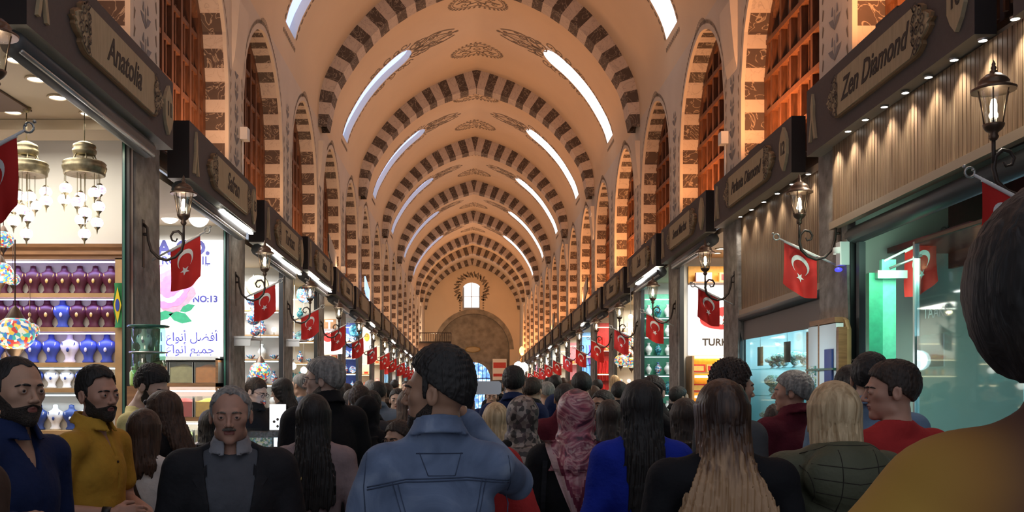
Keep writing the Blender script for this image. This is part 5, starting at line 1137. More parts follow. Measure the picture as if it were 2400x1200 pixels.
def ombre():
    m = bpy.data.materials.new('hair_ombre'); m.use_nodes = True; N, K = nodes(m); b = N['Principled BSDF']; tc = N.new('ShaderNodeTexCoord'); sp = N.new('ShaderNodeSeparateXYZ'); K.new(tc.outputs['Object'], sp.inputs[0])
    mp = N.new('ShaderNodeMapping'); mp.inputs['Scale'].default_value = (1,1,.07); K.new(tc.outputs['Object'], mp.inputs[0]); n = N.new('ShaderNodeTexNoise'); n.inputs['Scale'].default_value = 55; K.new(mp.outputs[0], n.inputs[0])
    mr = N.new('ShaderNodeMapRange'); mr.inputs['From Min'].default_value = 1.62; mr.inputs['From Max'].default_value = 1.28; K.new(sp.outputs[2], mr.inputs[0])
    ad = N.new('ShaderNodeMath'); ad.operation = 'MULTIPLY_ADD'; ad.inputs[1].default_value = .9; K.new(n.outputs[0], ad.inputs[0]); K.new(mr.outputs[0], ad.inputs[2])
    r = N.new('ShaderNodeValToRGB'); e = r.color_ramp.elements; e[0].position = .45; e[0].color = (.03,.014,.009,1); e[1].position = 1.0; e[1].color = (.42,.25,.13,1); e2 = r.color_ramp.elements.new(.75); e2.color = (.13,.065,.035,1)
    K.new(ad.outputs[0], r.inputs[0]); K.new(r.outputs[0], b.inputs['Base Color']); b.inputs['Roughness'].default_value = .45
    bp = N.new('ShaderNodeBump'); bp.inputs['Strength'].default_value = .6; bp.inputs['Distance'].default_value = .01; K.new(n.outputs[0], bp.inputs['Height']); K.new(bp.outputs[0], b.inputs['Normal']); M['hair_ombre'] = m
ombre()
def cloth(n, c, rough=.85, var=.12, vs=12, bump=.25, bs=35): mat(n, c, rough, var=var, vs=vs, bump=bump, bs=bs, spec=.2)
for n, c in dict(c_navy=(.012,.022,.075),c_mustard=(.50,.27,.035),c_yellow=(.80,.70,.30),c_white=(.70,.66,.62),c_black=(.010,.010,.012),c_charcoal=(.022,.022,.025),c_greyknit=(.085,.09,.105),c_shirt=(.26,.26,.28),c_lilac=(.30,.22,.22),c_khaki=(.42,.32,.20),c_redtee=(.40,.03,.03),c_blue=(.012,.03,.34),c_burgundy=(.10,.012,.022),c_sky=(.35,.45,.60),c_jeans=(.05,.07,.14),c_brown=(.06,.035,.025),c_greyblue=(.14,.18,.24),c_denimshirt=(.17,.26,.38),c_greyjacket=(.07,.075,.08)).items(): cloth(n, c)
ramp_mat('denim','noise',[(.3,(.085,.12,.20)),(.5,(.14,.19,.30)),(.7,(.25,.31,.42))],.9,7,(1,1,1),.8,9,bump=.5); cloth('denim_dark',(.06,.08,.13)); cloth('stitch',(.28,.24,.20))
cloth('c_olive',(.085,.088,.055),.55,.1); cloth('c_olive_trim',(.03,.025,.02))
ramp_mat('c_stripes','wave',[(.35,(.03,.03,.035)),(.55,(.28,.28,.29))],.85,2.2,(0,0,1),.3,1)
ramp_mat('c_scarf_dark','vcell',[(0,(.05,.04,.035)),(.35,(.22,.17,.14)),(.6,(.09,.06,.06)),(.8,(.34,.28,.24))],.6,38)
ramp_mat('c_scarf_pink','noise',[(.35,(.10,.03,.05)),(.45,(.45,.12,.16)),(.52,(.62,.35,.33)),(.6,(.25,.05,.09)),(.7,(.60,.42,.38))],.45,5,(1,1,1.5),3,3); cloth('c_scarf_hem',(.58,.38,.36),.5); cloth('c_scarf_band',(.22,.04,.07),.5)
ramp_mat('c_plaid','wave',[(.2,(.09,.035,.02)),(.5,(.26,.12,.02)),(.8,(.38,.21,.03))],.85,2.5,(.3,.3,1),4,3,bump=.2)

def head_prims(Fd, sp, g=0):
    fem = sp.get('fem', 0); w = sp.get('fw', 1)*(.95 if fem else 1)
    Fd.ell((0,-.014,.030), (.076*w+g,.096+g,.087+g), k=.02).ell((0,.026,-.018), (.059*w+g,.066+g,.086+g), k=.025).ell((0,.030,-.070), (.046*w+g,.050+g,.038+g), k=.025).ell((0,.070,-.098), (.021+g,.017+g,.017+g), k=.02)
    for q in (-1,1): Fd.ell((q*.042*w,.054,-.012), .020+g, k=.02); Fd.ell((q*.046*w,.0,-.072), .018+g, k=.025)
def head_full(Fd, sp):
    head_prims(Fd, sp); fem = sp.get('fem', 0); w = sp.get('fw', 1)
    Fd.cap((-.03,.083,.021),(.03,.083,.021), .011, k=.015)
    for q in (-1,1): Fd.ell((q*.031,.101,.001), (.019,.017,.014), op='s', k=.012)
    n = sp.get('nose', 1)
    Fd.cap((0,.086,.014),(0,.086+.021*n,-.027), .0062, .0088, k=.010).ell((0,.10+.009*n,-.031), (.0095,.010,.0085), k=.006)
    for q in (-1,1): Fd.ell((q*.0125,.098,-.034), (.0075,.009,.007), k=.006); Fd.ell((q*.031,.081,.0015), (.0155,.0140,.0130), k=.004); Fd.ell((q*.031,.098,-.0003), (.0140,.0075,sp.get('lid',.0050)), op='s', k=.0015)
    Fd.cap((-.019,.083,-.0565),(0,.0895,-.0555), .0030,.0048, k=.005).cap((.019,.083,-.0565),(0,.0895,-.0555), .0030,.0048, k=.005).cap((-.012,.084,-.066),(.012,.084,-.066), .0060, k=.006).cap((-.022,.092,-.0612),(.022,.092,-.0612), .0024, op='s', k=.003)
    for q in (-1,1):
        Fd.ell((q*.079*w,-.008,-.006), (.009,.019,.031), k=.006); Fd.ell((q*.088*w,-.002,-.002), (.006,.010,.018), op='s', k=.004); Fd.cap((q*.083*w,-.02,.014),(q*.083*w,-.015,-.02), .0045, k=.004)
def hand_prims(Fd, W_, d, n, side, curl=.4, s=1, spread=.019):
    W_ = np.array(W_, float); d = np.array(d, float); d /= np.linalg.norm(d); n = np.array(n, float); n -= d*(n@d); n /= np.linalg.norm(n); lat = np.cross(d, n)*side
    for i in range(4):
        o = (i-1.5)*spread; K_ = W_+d*(.086-.004*abs(i-1))*s-lat*o; Fd.cap(W_+d*.012-lat*o*.55, K_, .0145, .0125, k=.012)
        ln = (.078,.086,.080,.064)[i]*s; c = curl*(.9+.12*i); p = K_; a = 0
        for j, f in enumerate((.46,.30,.24)):
            a += c*(.7,1.1,.8)[j]; v = d*math.cos(a)+n*math.sin(a); q = p+v*ln*f; Fd.cap(p, q, .0092-.0008*j, .0084-.0008*j, k=.004); p = q
    p = W_+d*.022+lat*.026; v = d*.62+lat*.62+n*.35; v /= np.linalg.norm(v); q = p+v*.040*s; Fd.cap(W_+d*.015+lat*.012, p, .014, .0145, k=.012); Fd.cap(p, q, .0135, .0105, k=.008); v2 = d*.85+lat*.15+n*.5; v2 /= np.linalg.norm(v2); Fd.cap(q, q+v2*.034*s, .0102, .0085, k=.004)
SHZ = 1.412
def arms_of(sp):
    out = []
    sw = sp.get('sw', .175 if sp.get('fem') else .19)
    for q, key in ((-1,'armL'),(1,'armR')):
        a = sp.get(key) or ((q*(sw+.055),-.02,1.135),(q*(sw+.045),.07,.90))
        E, W_ = np.array(a[0], float), np.array(a[1], float); o = a[2] if len(a) > 2 else {}
        out.append((q, np.array([q*sw,-.008,SHZ]), E, W_, o))
    return out
def torso(Fd, sp, g, hips=True):
    fem = sp.get('fem', 0); bw = sp.get('bw', 1); sw = sp.get('sw', .175 if fem else .19)
    Fd.ell((0,-.004,1.27), ((.150 if fem else .168)*bw+g,.112*bw+g,.20), k=.04).cap((-sw+.03,-.008,1.415),(sw-.03,-.008,1.415), .056+g, k=.04)
    for q in (-1,1): Fd.cap((q*.115,-.012,1.432),(q*.02,-.022,1.490), .040+g*.8, .046+g*.8, k=.03)
    Fd.ell((0,.004,1.08), ((.125 if fem else .148)*bw+g,.104*bw*sp.get('belly',1)+g,.17), k=.05).ell((0,-.012,.94), ((.17 if fem else .165)*bw+g,.122*bw+g,.13), k=.05)
    if fem:
        for q in (-1,1): Fd.ell((q*.07,.088,1.285), .058+g, k=.03)
RES = {'hero': (.0034,.004,.02), 'mid': (.0055,.007,.024), 'far': (.009,.012,.03)}
def person(name_label, x, ytop, Z, yaw, sp, group=None, base=None, H=None, tilt=None):
    """x, ytop: where the top of the head shows; Z: distance; yaw 0 faces away, pi faces the camera"""
    q = sp.get('q', 'mid'); hr, fr, br = RES[q]
    if H is None: H = 1.65+(HY-ytop)*Z/F-G(Z)-sp.get('dz',0)
    s = (H-.006)/1.755
    t = thing('person', name_label, 'person', ((x-VX)*Z/F-0, Z, G(Z)+sp.get('dz',0)), yaw, group); t.scale = (s,s,s)
    hy, hp, hroll = sp.get('head', (0,0,0)); HR = rotm(hy, hp, hroll); hc = HC+np.array(sp.get('hoff', (0,0,0)))
    arms = arms_of(sp); fem = sp.get('fem', 0)
    # --- body
    FX = [(hc[0]-.10,hc[0]+.10,hr)]; FY = [(hc[1]-.12,hc[1]+.13,hr)]; FZ = [(hc[2]-.135,hc[2]+.13,hr)]
    for sd, S0, E, W_, o in arms:
        if o.get('fine'):
            D_ = np.array(o.get('dir', W_-E), float); D_ /= np.linalg.norm(D_); c = W_+D_*.08
            FX.append((c[0]-.10,c[0]+.10,fr)); FY.append((c[1]-.10,c[1]+.10,fr)); FZ.append((c[2]-.09,c[2]+.10,fr))
    allx = [e[i][0] for e in [(a[2],) for a in arms] for i in (0,)]+[a[3][0] for a in arms]; ally = [a[3][1] for a in arms]+[a[2][1] for a in arms]; allz = [a[3][2] for a in arms]
    lo = (min(-.32, min(allx)-.2), min(-.25, min(ally)-.2)); hi_ = (max(.32, max(allx)+.2), max(.28, max(ally)+.2))
    bx = axis(lo[0],hi_[0],br,FX); by = axis(lo[1],hi_[1],br,FY); bz = axis(-.02,max(1.79+hc[2]-1.637,max(allz)+.2),br,FZ)
    Fb = Field(bx, by, bz); torso(Fb, sp, -.008)
    Fb.cap((0,-.02,1.45), tuple(hc+HR@np.array([0,-.022,-.075])), .056*(.88 if fem else 1), .052*(.85 if fem else 1), k=.03)
    Fb.frame(HR, hc); head_full(Fb, sp); Fb.unframe()
    for sd, S0, E, W_, o in arms:
        r = .86 if fem else 1; Fb.cap(S0, E, .046*r, .038*r, k=.03); Fb.cap(E, W_, .038*r, .025*r, k=.015)
        D_ = np.array(o.get('dir', W_-E), float); nrm = o.get('n', (-sd,0,0) if abs(D_[2]) > .1 else (0,0,-1)); hand_prims(Fb, W_, D_, nrm, sd*o.get('flip',1), o.get('curl', .35), .95 if fem else 1)
    for sd in (-1,1): Fb.cap((sd*.09,0,.90),(sd*.10,.015,.49), .078, .052, k=.03); Fb.cap((sd*.10,.015,.49),(sd*.105,-.01,.09), .050, .036, k=.02); Fb.cap((sd*.105,-.03,.035),(sd*.115,.13,.025), .034, .028, k=.02)
    P, Q = Fb.mesh(); cen = P[Q].mean(1); loc = (cen-hc)@HR
    li = ((np.abs(loc[:,0]) < .021) & (loc[:,2] > -.0705) & (loc[:,2] < -.0520+ -.10*np.abs(loc[:,0])) & (loc[:,1] > .083)).astype(int)
    sk = sp.get('skin','skin'); body = mk('body', P, Q, [sk,'lips'], t, li)
    def hpnt(p): return tuple(hc+HR@np.array(p, float))
    if q != 'far':
        for sd in (-1,1):
            e = MB(); e.T = Matrix.Translation(Vector(hpnt((sd*.031,.0835,.0008)))) @ Matrix(HR.tolist()).to_4x4()
            e.ball((0,0,0), .0110, 'eye_white', 12, 8); e.ball((sp.get('gaze',0)*.003,.0062,.0004), (.0068,.0056,.0068), 'iris', 10, 6); e.build('eye', t)
            b = MB(); b.tube([hpnt((sd*(.013+.0075*k),.0985-.0002*k-.00115*k*k,.0190+.0030*k-.0007*k*k)) for k in range(6)], [.0032,.0042,.0045,.0042,.0034,.0020], sp.get('brow', sp.get('hair','hair_dark')), 6); b.build('eyebrow', t)
    # --- hair
    st = sp.get('style','short'); hm = sp.get('hair','hair_dark')
    hx = max(hr, .005)
    if st != 'bald':
        L_ = sp.get('len', .3); lw = sp.get('lw', .115); ext = .22 if st in ('long','scarf') else .15; dn = L_+.12 if st in ('long',) else .52 if st == 'scarf' else .16
        if st == 'pony': dn, ext = .34, .2
        Fh = Field(*(np.arange(hc[i]-ext-(.06 if i==1 else 0), hc[i]+ext, hx if st in ('short','pony','cap') else hx*1.25) for i in (0,1)), np.arange(hc[2]-dn, hc[2]+.19, hx if st in ('short','pony') else hx*1.25))
        Fh.frame(HR, hc); w = sp.get('fw', 1)
        if st in ('short','pony','cap'):
            v = sp.get('vol', .009); tp = sp.get('top', .0); Fh.ell((0,-.016,.032),(.077*w+v,.097+v,.088+v+tp*.3), k=.02)
            if tp: Fh.ell((0,-.012,.075+tp*.5),(.062*w+v,.080+v,.045+tp), k=.03)
            hl = sp.get('hairline', .012); am = sp.get('rough', .0022)
            def cut(f, X, Y, Z):
                f = f+am*(np.sin(X*230+Y*90+9*np.sin(Z*30))*np.sin(Z*210+X*70)+.8*np.sin(Y*330+Z*190+X*240)); pl = hl+.68*Y-Z
                pl = np.where(Y > .045, np.maximum(pl, hl+.058+.004*np.sin(X*120)+sp.get('rec',0)*np.clip(.05-np.abs(np.abs(X)-.045),0,.05)-Z-6*X*X), pl)
                burn = np.maximum(np.maximum(np.abs(Y-.016)-.009, -(Z+.016)), -1); pl2 = np.minimum(pl, np.where(np.abs(X) > .06, burn, 1))
                f = np.maximum(f, pl2); return np.maximum(f, -(Z+sp.get('nape',.085)))
            Fh.all(cut)
            if sp.get('fade'): pass
            if st == 'pony': Fh.ell((0,-.11,.04),.035,k=.02); Fh.cap((0,-.12,.03),(0,-.13,-.22),.032,.015,k=.02)
            for sd in (-1,1): Fh.ell((sd*.082*w,-.006,-.01),(.014,.017,.028), op='s', k=.004)
        elif st == 'long':
            v = sp.get('vol', .014); Fh.ell((0,-.016,.032),(.077*w+v,.097+v,.088+v), k=.02)
            def wv(X, Y, Z): th = np.arctan2(X, -(Y+.02)); return .0035*np.sin(th*38+3*np.sin(Z*9))+.0025*np.sin(th*83+Z*8)
            class H_:
                def __call__(s_, X, Y, Z): return wv(X, Y, Z)
                def hem(s_, X, Y): return sp.get('jag',.02)*(np.sin(X*95)*.6+np.sin(X*230+1)*.4)-.4*np.abs(X)*sp.get('hemcurve',.6)
            bk = sp.get('back', .05)
            Fh.loft([(-L_,0,-.055-bk,lw,.040),(-L_*.72,0,-.055-bk,lw,.050),(-.24,0,-.05-bk*.8,.5*(lw+.095),.060),(-.14,0,-.035-bk*.4,.094,.080),(-.05,0,-.02,.094,.098),(.04,0,-.012,.090,.100)], k=.02, wav=H_())
            Fh.ell((0,.12,-.045),(.062,.10,.105), op='s', k=.015); Fh.cap((0,.05,-.10),(0,.07,-.3),.066,.09, op='s', k=.02)
            if sp.get('front'):
                for sd in (-1,1): Fh.cap((sd*.078,.02,-.02),(sd*.10,.06,-L_*.8),.024,.020,k=.02)
        elif st == 'scarf':
            Fh.ell((0,-.018,.030),(.094,.114,.103), k=.02).ell((0,-.01,-.06),(.088,.096,.09),k=.04).loft([(-.27,0,-.04,.155,.12),(-.22,0,-.03,.145,.125),(-.18,0,-.02,.12,.115),(-.10,0,-.01,.096,.10)], k=.04)
            Fh.ell((0,.125,-.025),(.058,.075,.082), op='s', k=.01)
            if sp.get('tail', 1): Fh.loft([(-.52,.03,-.185,.012,.018),(-.40,.02,-.19,.06,.022),(-.26,0,-.175,.125,.03),(-.16,0,-.12,.11,.05)], k=.02)
            Fh.all(lambda f, X, Y, Z: f+.005*np.sin(X*55+Z*35+Y*20)*np.clip(-Z*5,0,1)*np.clip((Y+.16)*15,.15,1)+.002*np.sin(X*90-Z*60))
        P, Q = Fh.mesh()
        if len(P):
            if st == 'scarf' and sp.get('hemcol'):
                cc = P[Q].mean(1)-hc; e = cc[:,2]+.50-1.9*np.abs(cc[:,0]-.01); back = cc[:,1] < -.03
                ix = np.where(back & (cc[:,1] < -.13) & (e < .22) & (np.abs(cc[:,0]) < .14) & (cc[:,2] < -.08), np.where(e < .15, 1, 2), 0); mk('headscarf', P, Q, [hm,'c_scarf_hem','c_scarf_band'], t, ix)
            else: mk('headscarf' if st == 'scarf' else 'hair', P, Q, hm, t)
    if sp.get('beard') and q != 'far':
        Fg = Field(*(np.arange(hc[i]-.13, hc[i]+.14, hr*1.1) for i in (0,1,2))); Fg.frame(HR, hc); bd = sp['beard']; g = .0045
        if bd in ('full','chin'):
            head_prims(Fg, sp, g); Fg.cap((-.02,.085,-.048),(.02,.085,-.048), .010, k=.008)
            lim = .0 if bd == 'full' else .02
            def bc(f, X, Y, Z):
                f = f+.0012*np.sin(X*400+Z*300)*np.sin(Y*350); line = -.050+.9*np.clip(.055-Y,0,.07)+.25*np.clip(.028-np.abs(X),-.02,.028)*(Y>.05)-lim; f = np.maximum(f, Z-line)
                return np.maximum(f, -.004-Y+.35*np.clip(-.06-Z,0,1))
            Fg.all(bc); Fg.ell((0,.102,-.061),(.021,.03,.0105), op='s', k=.004); Fg.ell((0,.11,-.035),(.024,.024,.012), op='s', k=.004)
            Fg.ell((0,.0,-.135),(.05,.06,.02), op='s', k=.01)
        if bd in ('moustache',): Fg.cap((-.024,.087,-.0505),(0,.101,-.045), .0055, .0085, k=.006); Fg.cap((0,.101,-.045),(.024,.087,-.0505), .0085, .0055, k=.006)
        P, Q = Fg.mesh()
        if len(P): mk('moustache' if bd == 'moustache' else 'beard', P, Q, sp.get('beardcol','stubble'), t)
    if sp.get('glasses'):
        g = MB(); up = .075 if sp['glasses'] == 'up' else 0; dy = -.03 if up else 0
        for sd in (-1,1):
            g.tube([hpnt((sd*(.033)+.021*math.cos(a), .103+dy, .0+up+.016*math.sin(a))) for a in [2*PI*k/14 for k in range(15)]], .0016, 'black', 5, False)
            g.tube([hpnt((sd*.054,.100+dy,.006+up)), hpnt((sd*.076,.02,.010+up*1.1)), hpnt((sd*.082,-.01,.002+up))], .0016, 'black', 5)
            if up: g.ball(hpnt((sd*.033,.102+dy,up)), .018, 'black', 10, 6)
        g.tube([hpnt((-.013,.104+dy,.003+up)), hpnt((.013,.104+dy,.003+up))], .0016, 'black', 5); g.build('glasses', t)
    # --- garments
    rg = {'hero': .008, 'mid': .011, 'far': .016}[q]
    for gi, gm in enumerate(sp.get('wear', [])):
        kind = gm[0]; mt = gm[1]; o = gm[2] if len(gm) > 2 else {}; g = o.get('g', {'tee':.008,'jacket':.022,'puffer':.036,'shirt':.012,'coat':.026,'blazer':.024,'sweater':.016,'vest':.03}.get(kind, .012)); hem = o.get('hem', {'coat':.45,'jacket':.88,'blazer':.80}.get(kind, .86))
        lo2 = [min(-.33, min(allx)-.1), min(-.28, min(ally)-.1), hem-.04]; hi2 = [max(.33, max(allx)+.1), max(.28, max(ally)+.1), max(1.60, max(a[2][2] for a in arms)+.12, max(allz)+.08)]
        Fg = Field(*(np.arange(a, b+.02, rg) for a, b in zip(lo2, hi2))); torso(Fg, sp, g)
        if hem < .82 or kind == 'coat': Fg.loft([(hem,0,-.01,(.21+g)*o.get('flare',1),(.16+g)*o.get('flare',1)),(.75,0,-.01,.185+g,.14+g),(1.0,0,-.005,.15+g,.115+g)], k=.04)
        sl = o.get('sleeve', .45 if kind in ('tee',) else 1)
        fem_ = .9 if fem else 1
        if not o.get('bare'):
            for sd, S0, E, W_, oo in arms:
                if sl <= .6: Fg.cap(S0, S0+(E-S0)*sl*1.25, (.054+g)*fem_, (.052+g)*fem_, k=.035)
                else:
                    Fg.cap(S0, E, (.050+g)*fem_, (.042+g)*fem_, k=.035); Wc = E+(W_-E)*min(1, (sl-.5)*2*.97); Fg.cap(E, Wc, (.042+g)*fem_, (.031+g*.8)*fem_, k=.02)
                    if o.get('cuff', 1): d_ = (W_-E)/np.linalg.norm(W_-E); Fg.cap(Wc-d_*.03, Wc, (.034+g*.9), (.034+g*.9), k=.004)
        nk = o.get('neck', .072); Fg.ell((0,.012,1.535),(nk,nk+.008,.062), op='s', k=.01)
        if o.get('v'):                        # opening at the front down to z=v
            zv = o['v']; wv_ = o.get('vw', .07)
            def vcut(f, X, Y, Z): 
                ww = wv_*np.clip((Z-zv)/(1.47-zv), 0, 1)**.8+o.get('gap', 0)*(Z < zv+.2); d = np.maximum(np.abs(X)-ww, -(Y-.02)); return np.maximum(f, -d)
            Fg.all(vcut)
        amp = o.get('fold', .0045)
        def folds(f, X, Y, Z):
            f = f+amp*(np.sin(Z*34+5*np.sin(X*9+Y*5))*.6+np.sin(X*42+Z*26+3*np.sin(Y*14))*.4)*np.clip((1.46-Z)*4, .25, 1)
            if kind in ('puffer','vest'): f = f+.010*(np.abs(np.sin(Z*PI/.085)))**.35*-1+.008
            if kind == 'sweater': f = f+.0008*np.sin(X*420)
            return np.maximum(f, hem-Z)
        Fg.all(folds)
        if o.get('collar'):
            ch = o['collar']
            def col(f, X, Y, Z):
                rr = np.sqrt(X**2+((Y+.012)*.92)**2); zc_ = 1.500+ch/2-.26*(Y+.0); d = np.maximum(np.abs(rr-(.066+.55*np.clip(zc_+ch*.4-Z,0,.1)))*.88-max(.0065, rg*.95), np.abs(Z-zc_)-ch*.62)
                if o.get('v') or kind in ('shirt','blazer'): d = np.maximum(d, -np.maximum(np.abs(X)-.022, -(Y-.02)))
                h = np.clip(.5+.5*(f-d)/.006, 0, 1); return f*(1-h)+d*h-.006*h*(1-h)
            Fg.all(col)
        if o.get('hood'):
            Fg.ell((0,-.13,1.42),(.17,.085,.12), k=.03).ell((0,-.06,1.50),(.14,.10,.055), k=.02); Fg.ell((0,.0,1.56),(.115,.12,.075), op='s', k=.01)
        P, Q = Fg.mesh(); nm = {'tee':'t_shirt','vest':'padded_jacket','puffer':'padded_jacket'}.get(kind, kind); mats = [mt]; ix = None
        if o.get('under'): pass
        mk(nm, P, Q, mats, t, ix)
    # --- trousers and shoes
    if sp.get('legs', 'c_jeans'):
        Fl = Field(np.arange(-.26,.27,.014), np.arange(-.2,.27,.014), np.arange(-.03,1.06,.016)); g = .012; Fl.ell((0,-.012,.93),((.172 if fem else .168)+g,.124+g,.12), k=.04)
        for sd in (-1,1): Fl.cap((sd*.085,0,.88),(sd*.10,.015,.49), .088, .064, k=.03); Fl.cap((sd*.10,.015,.49),(sd*.105,-.005,.075), .064, .055, k=.02)
        Fl.all(lambda f, X, Y, Z: np.maximum(np.maximum(f, Z-1.0), .05-Z)); P, Q = Fl.mesh(); mk('trousers', P, Q, sp.get('legs','c_jeans'), t)
        for sd in (-1,1):
            Fs = Field(np.arange(sd*.11-.08,sd*.11+.08,.012), np.arange(-.12,.23,.012), np.arange(-.02,.16,.012)); Fs.cap((sd*.107,-.04,.045),(sd*.115,.14,.035), .048, .042, k=.02); Fs.cap((sd*.106,-.01,.05),(sd*.106,-.01,.11), .048, .05, k=.02); Fs.all(lambda f, X, Y, Z: np.maximum(f, .0-Z)); P, Q = Fs.mesh(); mk('shoe', P, Q, 'black', t)
    return t, hc, HR
BACK, FACE, LEFT_, RIGHT_ = 0, PI, PI/2, -PI/2
# ================================================================ THE CROWD
def kid(t, prefix):
    for c in t.children:
        if c.name.split('.')[0] == prefix: return c
def caster(o):
    me = o.data; from mathutils.bvhtree import BVHTree
    return BVHTree.FromPolygons([v.co for v in me.vertices], [p.vertices for p in me.polygons])
def drape(o, uv, side=-1, off=.003, xy=False):       # project (x, z) onto the back (-1) or front (1) of a garment
    B = caster(o); out = []
    for x, z in uv:
        h = B.ray_cast(Vector((x, side*1.0, z)), Vector((0,-side,0)))
        y = h[0].y if h[0] is not None else 0; out.append((x, y+side*off, z))
    return out
def seam(t, gar, lines, m, r=.0028, side=-1, name='seam'):
    for ln in lines:
        pts = []
        for a, b in zip(ln, ln[1:]):
            n = max(2, int(math.hypot(b[0]-a[0], b[1]-a[1])/.02)); pts += [(a[0]+(b[0]-a[0])*k/n, a[1]+(b[1]-a[1])*k/n) for k in range(n)]
        pts.append(ln[-1]); MB().tube(drape(gar, pts, side, r*.4), r, m, 5).build(name, gar)
def strap(t, gar, p, q, w_=.016, m='c_black', side=-1):
    pts = [(p[0]+(q[0]-p[0])*k/14, p[1]+(q[1]-p[1])*k/14) for k in range(15)]; D_ = drape(gar, pts, side, .006); dx, dz = q[1]-p[1], -(q[0]-p[0]); l = math.hypot(dx,dz); dx, dz = dx/l*w_, dz/l*w_
    V = []; [V.extend([(a[0]+dx,a[1],a[2]+dz),(a[0]-dx,a[1],a[2]-dz),(a[0]-dx,a[1]+side*.005,a[2]-dz),(a[0]+dx,a[1]+side*.005,a[2]+dz)]) for a in D_]
    return MB().add(V, [(4*i+j,4*i+4+j,4*i+4+(j+1)%4,4*i+(j+1)%4) for i in range(14) for j in range(4)], m)
# 1 bearded man in a navy shirt
t,hc,HR = person('person with a cropped black beard in an open-necked navy shirt', 34, 833, 3.3, -1.85, dict(q='hero',hair='hair_black',beard='full',vol=.003,rough=.0005,rec=.4,hairline=.022,head=(-.30,.02,0),gaze=.3,lid=.0046,
  wear=[('shirt','c_navy',dict(v=1.37,vw=.04,collar=.045))],armR=((.27,-.05,1.13),(.22,.19,1.225),dict(dir=(-.2,.9,.1),n=(-.6,.0,-.7),fine=1,curl=.6))))
# dark shoulder at the frame edge
person('person in a dark brown jacket cut off by the photo edge, before the bearded man', -115, 835, 2.55, -.7, dict(q='mid',hair='hair_black',wear=[('jacket','c_brown',dict(collar=.05))]))
# 2 man in the mustard polo
t,hc,HR = person('person with a trimmed beard in a mustard polo shirt, hands joined', 224, 862, 4.35, -1.75, dict(q='hero',skin='skin_red',hair='hair_black',beard='full',beardcol='stubble',vol=.004,top=.012,rough=.0015,hairline=.02,rec=.3,head=(-.38,0,.04),lid=.0046,
  wear=[('tee','c_mustard',dict(collar=.04,v=1.36,vw=.014,sleeve=.5))],armR=((.27,-.08,1.15),(.17,.19,1.13),dict(dir=(-.45,.85,.0),n=(-.7,-.3,-.3),fine=1,curl=.6)),armL=((-.26,.0,1.14),(-.02,.24,1.12),dict(dir=(.75,.55,0),n=(.3,-.5,-.6),fine=1,curl=.7))))
w0 = Vector((.17,.19,1.13)); e0 = Vector((.27,-.08,1.15)); d_ = (w0-e0).normalized(); MB().tube([w0-d_*.045,w0-d_*.01],.031,'black',14).build('wristband',t)
g = kid(t,'t_shirt'); b = MB(); [b.ball(drape(g,[(.0,z)],1,.002)[0],.006,'c_brown',8,5) for z in (1.40,1.34)]; b.build('shirt_button',g)
# 3 seller in pale yellow
t,hc,HR = person('person in a pale yellow t-shirt with black letters', 326, 856, 6.1, -1.5, dict(q='mid',skin='skin_pale',hair='hair_black',beard='full',top=.014,rough=.003,head=(-.3,-.4,0),hoff=(.0,.06,-.01),wear=[('tee','c_yellow',dict(sleeve=.5))],
  armR=((.27,.10,1.16),(.12,.34,1.05)),armL=((-.25,.05,1.14),(-.03,.34,1.02))))
g = kid(t,'t_shirt')
for s_,z in (('BLAC',1.33),('COF',1.24)):
    vs, fs = text_geo(s_, .10, bold=.003); P_ = drape(g, [(-v[0]-.0, v[1]+z) for v in vs], 1, .0015); MB().add(P_, fs, 'lettering').build('print', g)
# 4 woman in white, seen from behind
t,hc,HR = person('person in a white t-shirt with a crossbody strap, back turned', 338, 960, 4.95, -.1, dict(q='mid',fem=1,style='long',hair='hair_brown',len=.26,lw=.105,jag=.03,back=.03,skin='skin_pale',wear=[('tee','c_white',dict(sleeve=.42,g=.007))],armL=((-.25,.0,1.15),(-.16,.2,1.0)),armR=((.27,.02,1.14),(.18,.2,1.02))))
g = kid(t,'t_shirt'); strap(t,g,(-.04,1.42),(.17,.95),.011,'c_brown').build('bag_strap',t)
# 5 woman with long hair and sunglasses on her head
person('person with very long brown hair and sunglasses on top of the head', 385, 918, 5.5, 1.35, dict(q='mid',fem=1,style='long',hair='hair_brown',len=.52,lw=.10,glasses='up',skin='skin_pale',head=(.1,-.2,0),wear=[('sweater','c_black')]))
person('person with dark hair in a white top, half hidden by the older man', 492, 962, 7.0, .3, dict(q='mid',fem=1,style='long',hair='hair_black',len=.2,wear=[('sweater','c_white')]))
# 6 older man with moustache
t,hc,HR = person('person with grey hair and moustache in a charcoal blazer', 541, 905, 3.85, PI+.22, dict(q='hero',skin='skin_red',hair='hair_grey',brow='stubble_grey',beard='moustache',beardcol='stubble_grey',rec=.7,hairline=.03,vol=.007,rough=.0025,bw=1.1,belly=1.15,head=(-.05,-.06,0),sw=.20,lid=.0036,fw=1.04,
  wear=[('shirt','c_shirt',dict(collar=.042,v=1.43,vw=.03)),('sweater','c_greyknit',dict(neck=.066)),('blazer','c_charcoal',dict(v=.80,vw=.11,gap=.06,neck=.088,g=.030))]))
g = kid(t,'sweater'); seam(t,g,[[(-.13,1.085),(.13,1.085)],[(-.13,1.072),(.13,1.072)]],'c_shirt',.0022,1,'knit_stripe'); MB().prism([(-.03,.01),(.005,.018),(.02,-.002),(-.012,-.012)],.002,'c_shirt',lambda u,v,w_: (u-.07,drape(g,[(-.07,1.14)],1,.003)[0][1]+w_,1.14+v)).build('emblem',g)
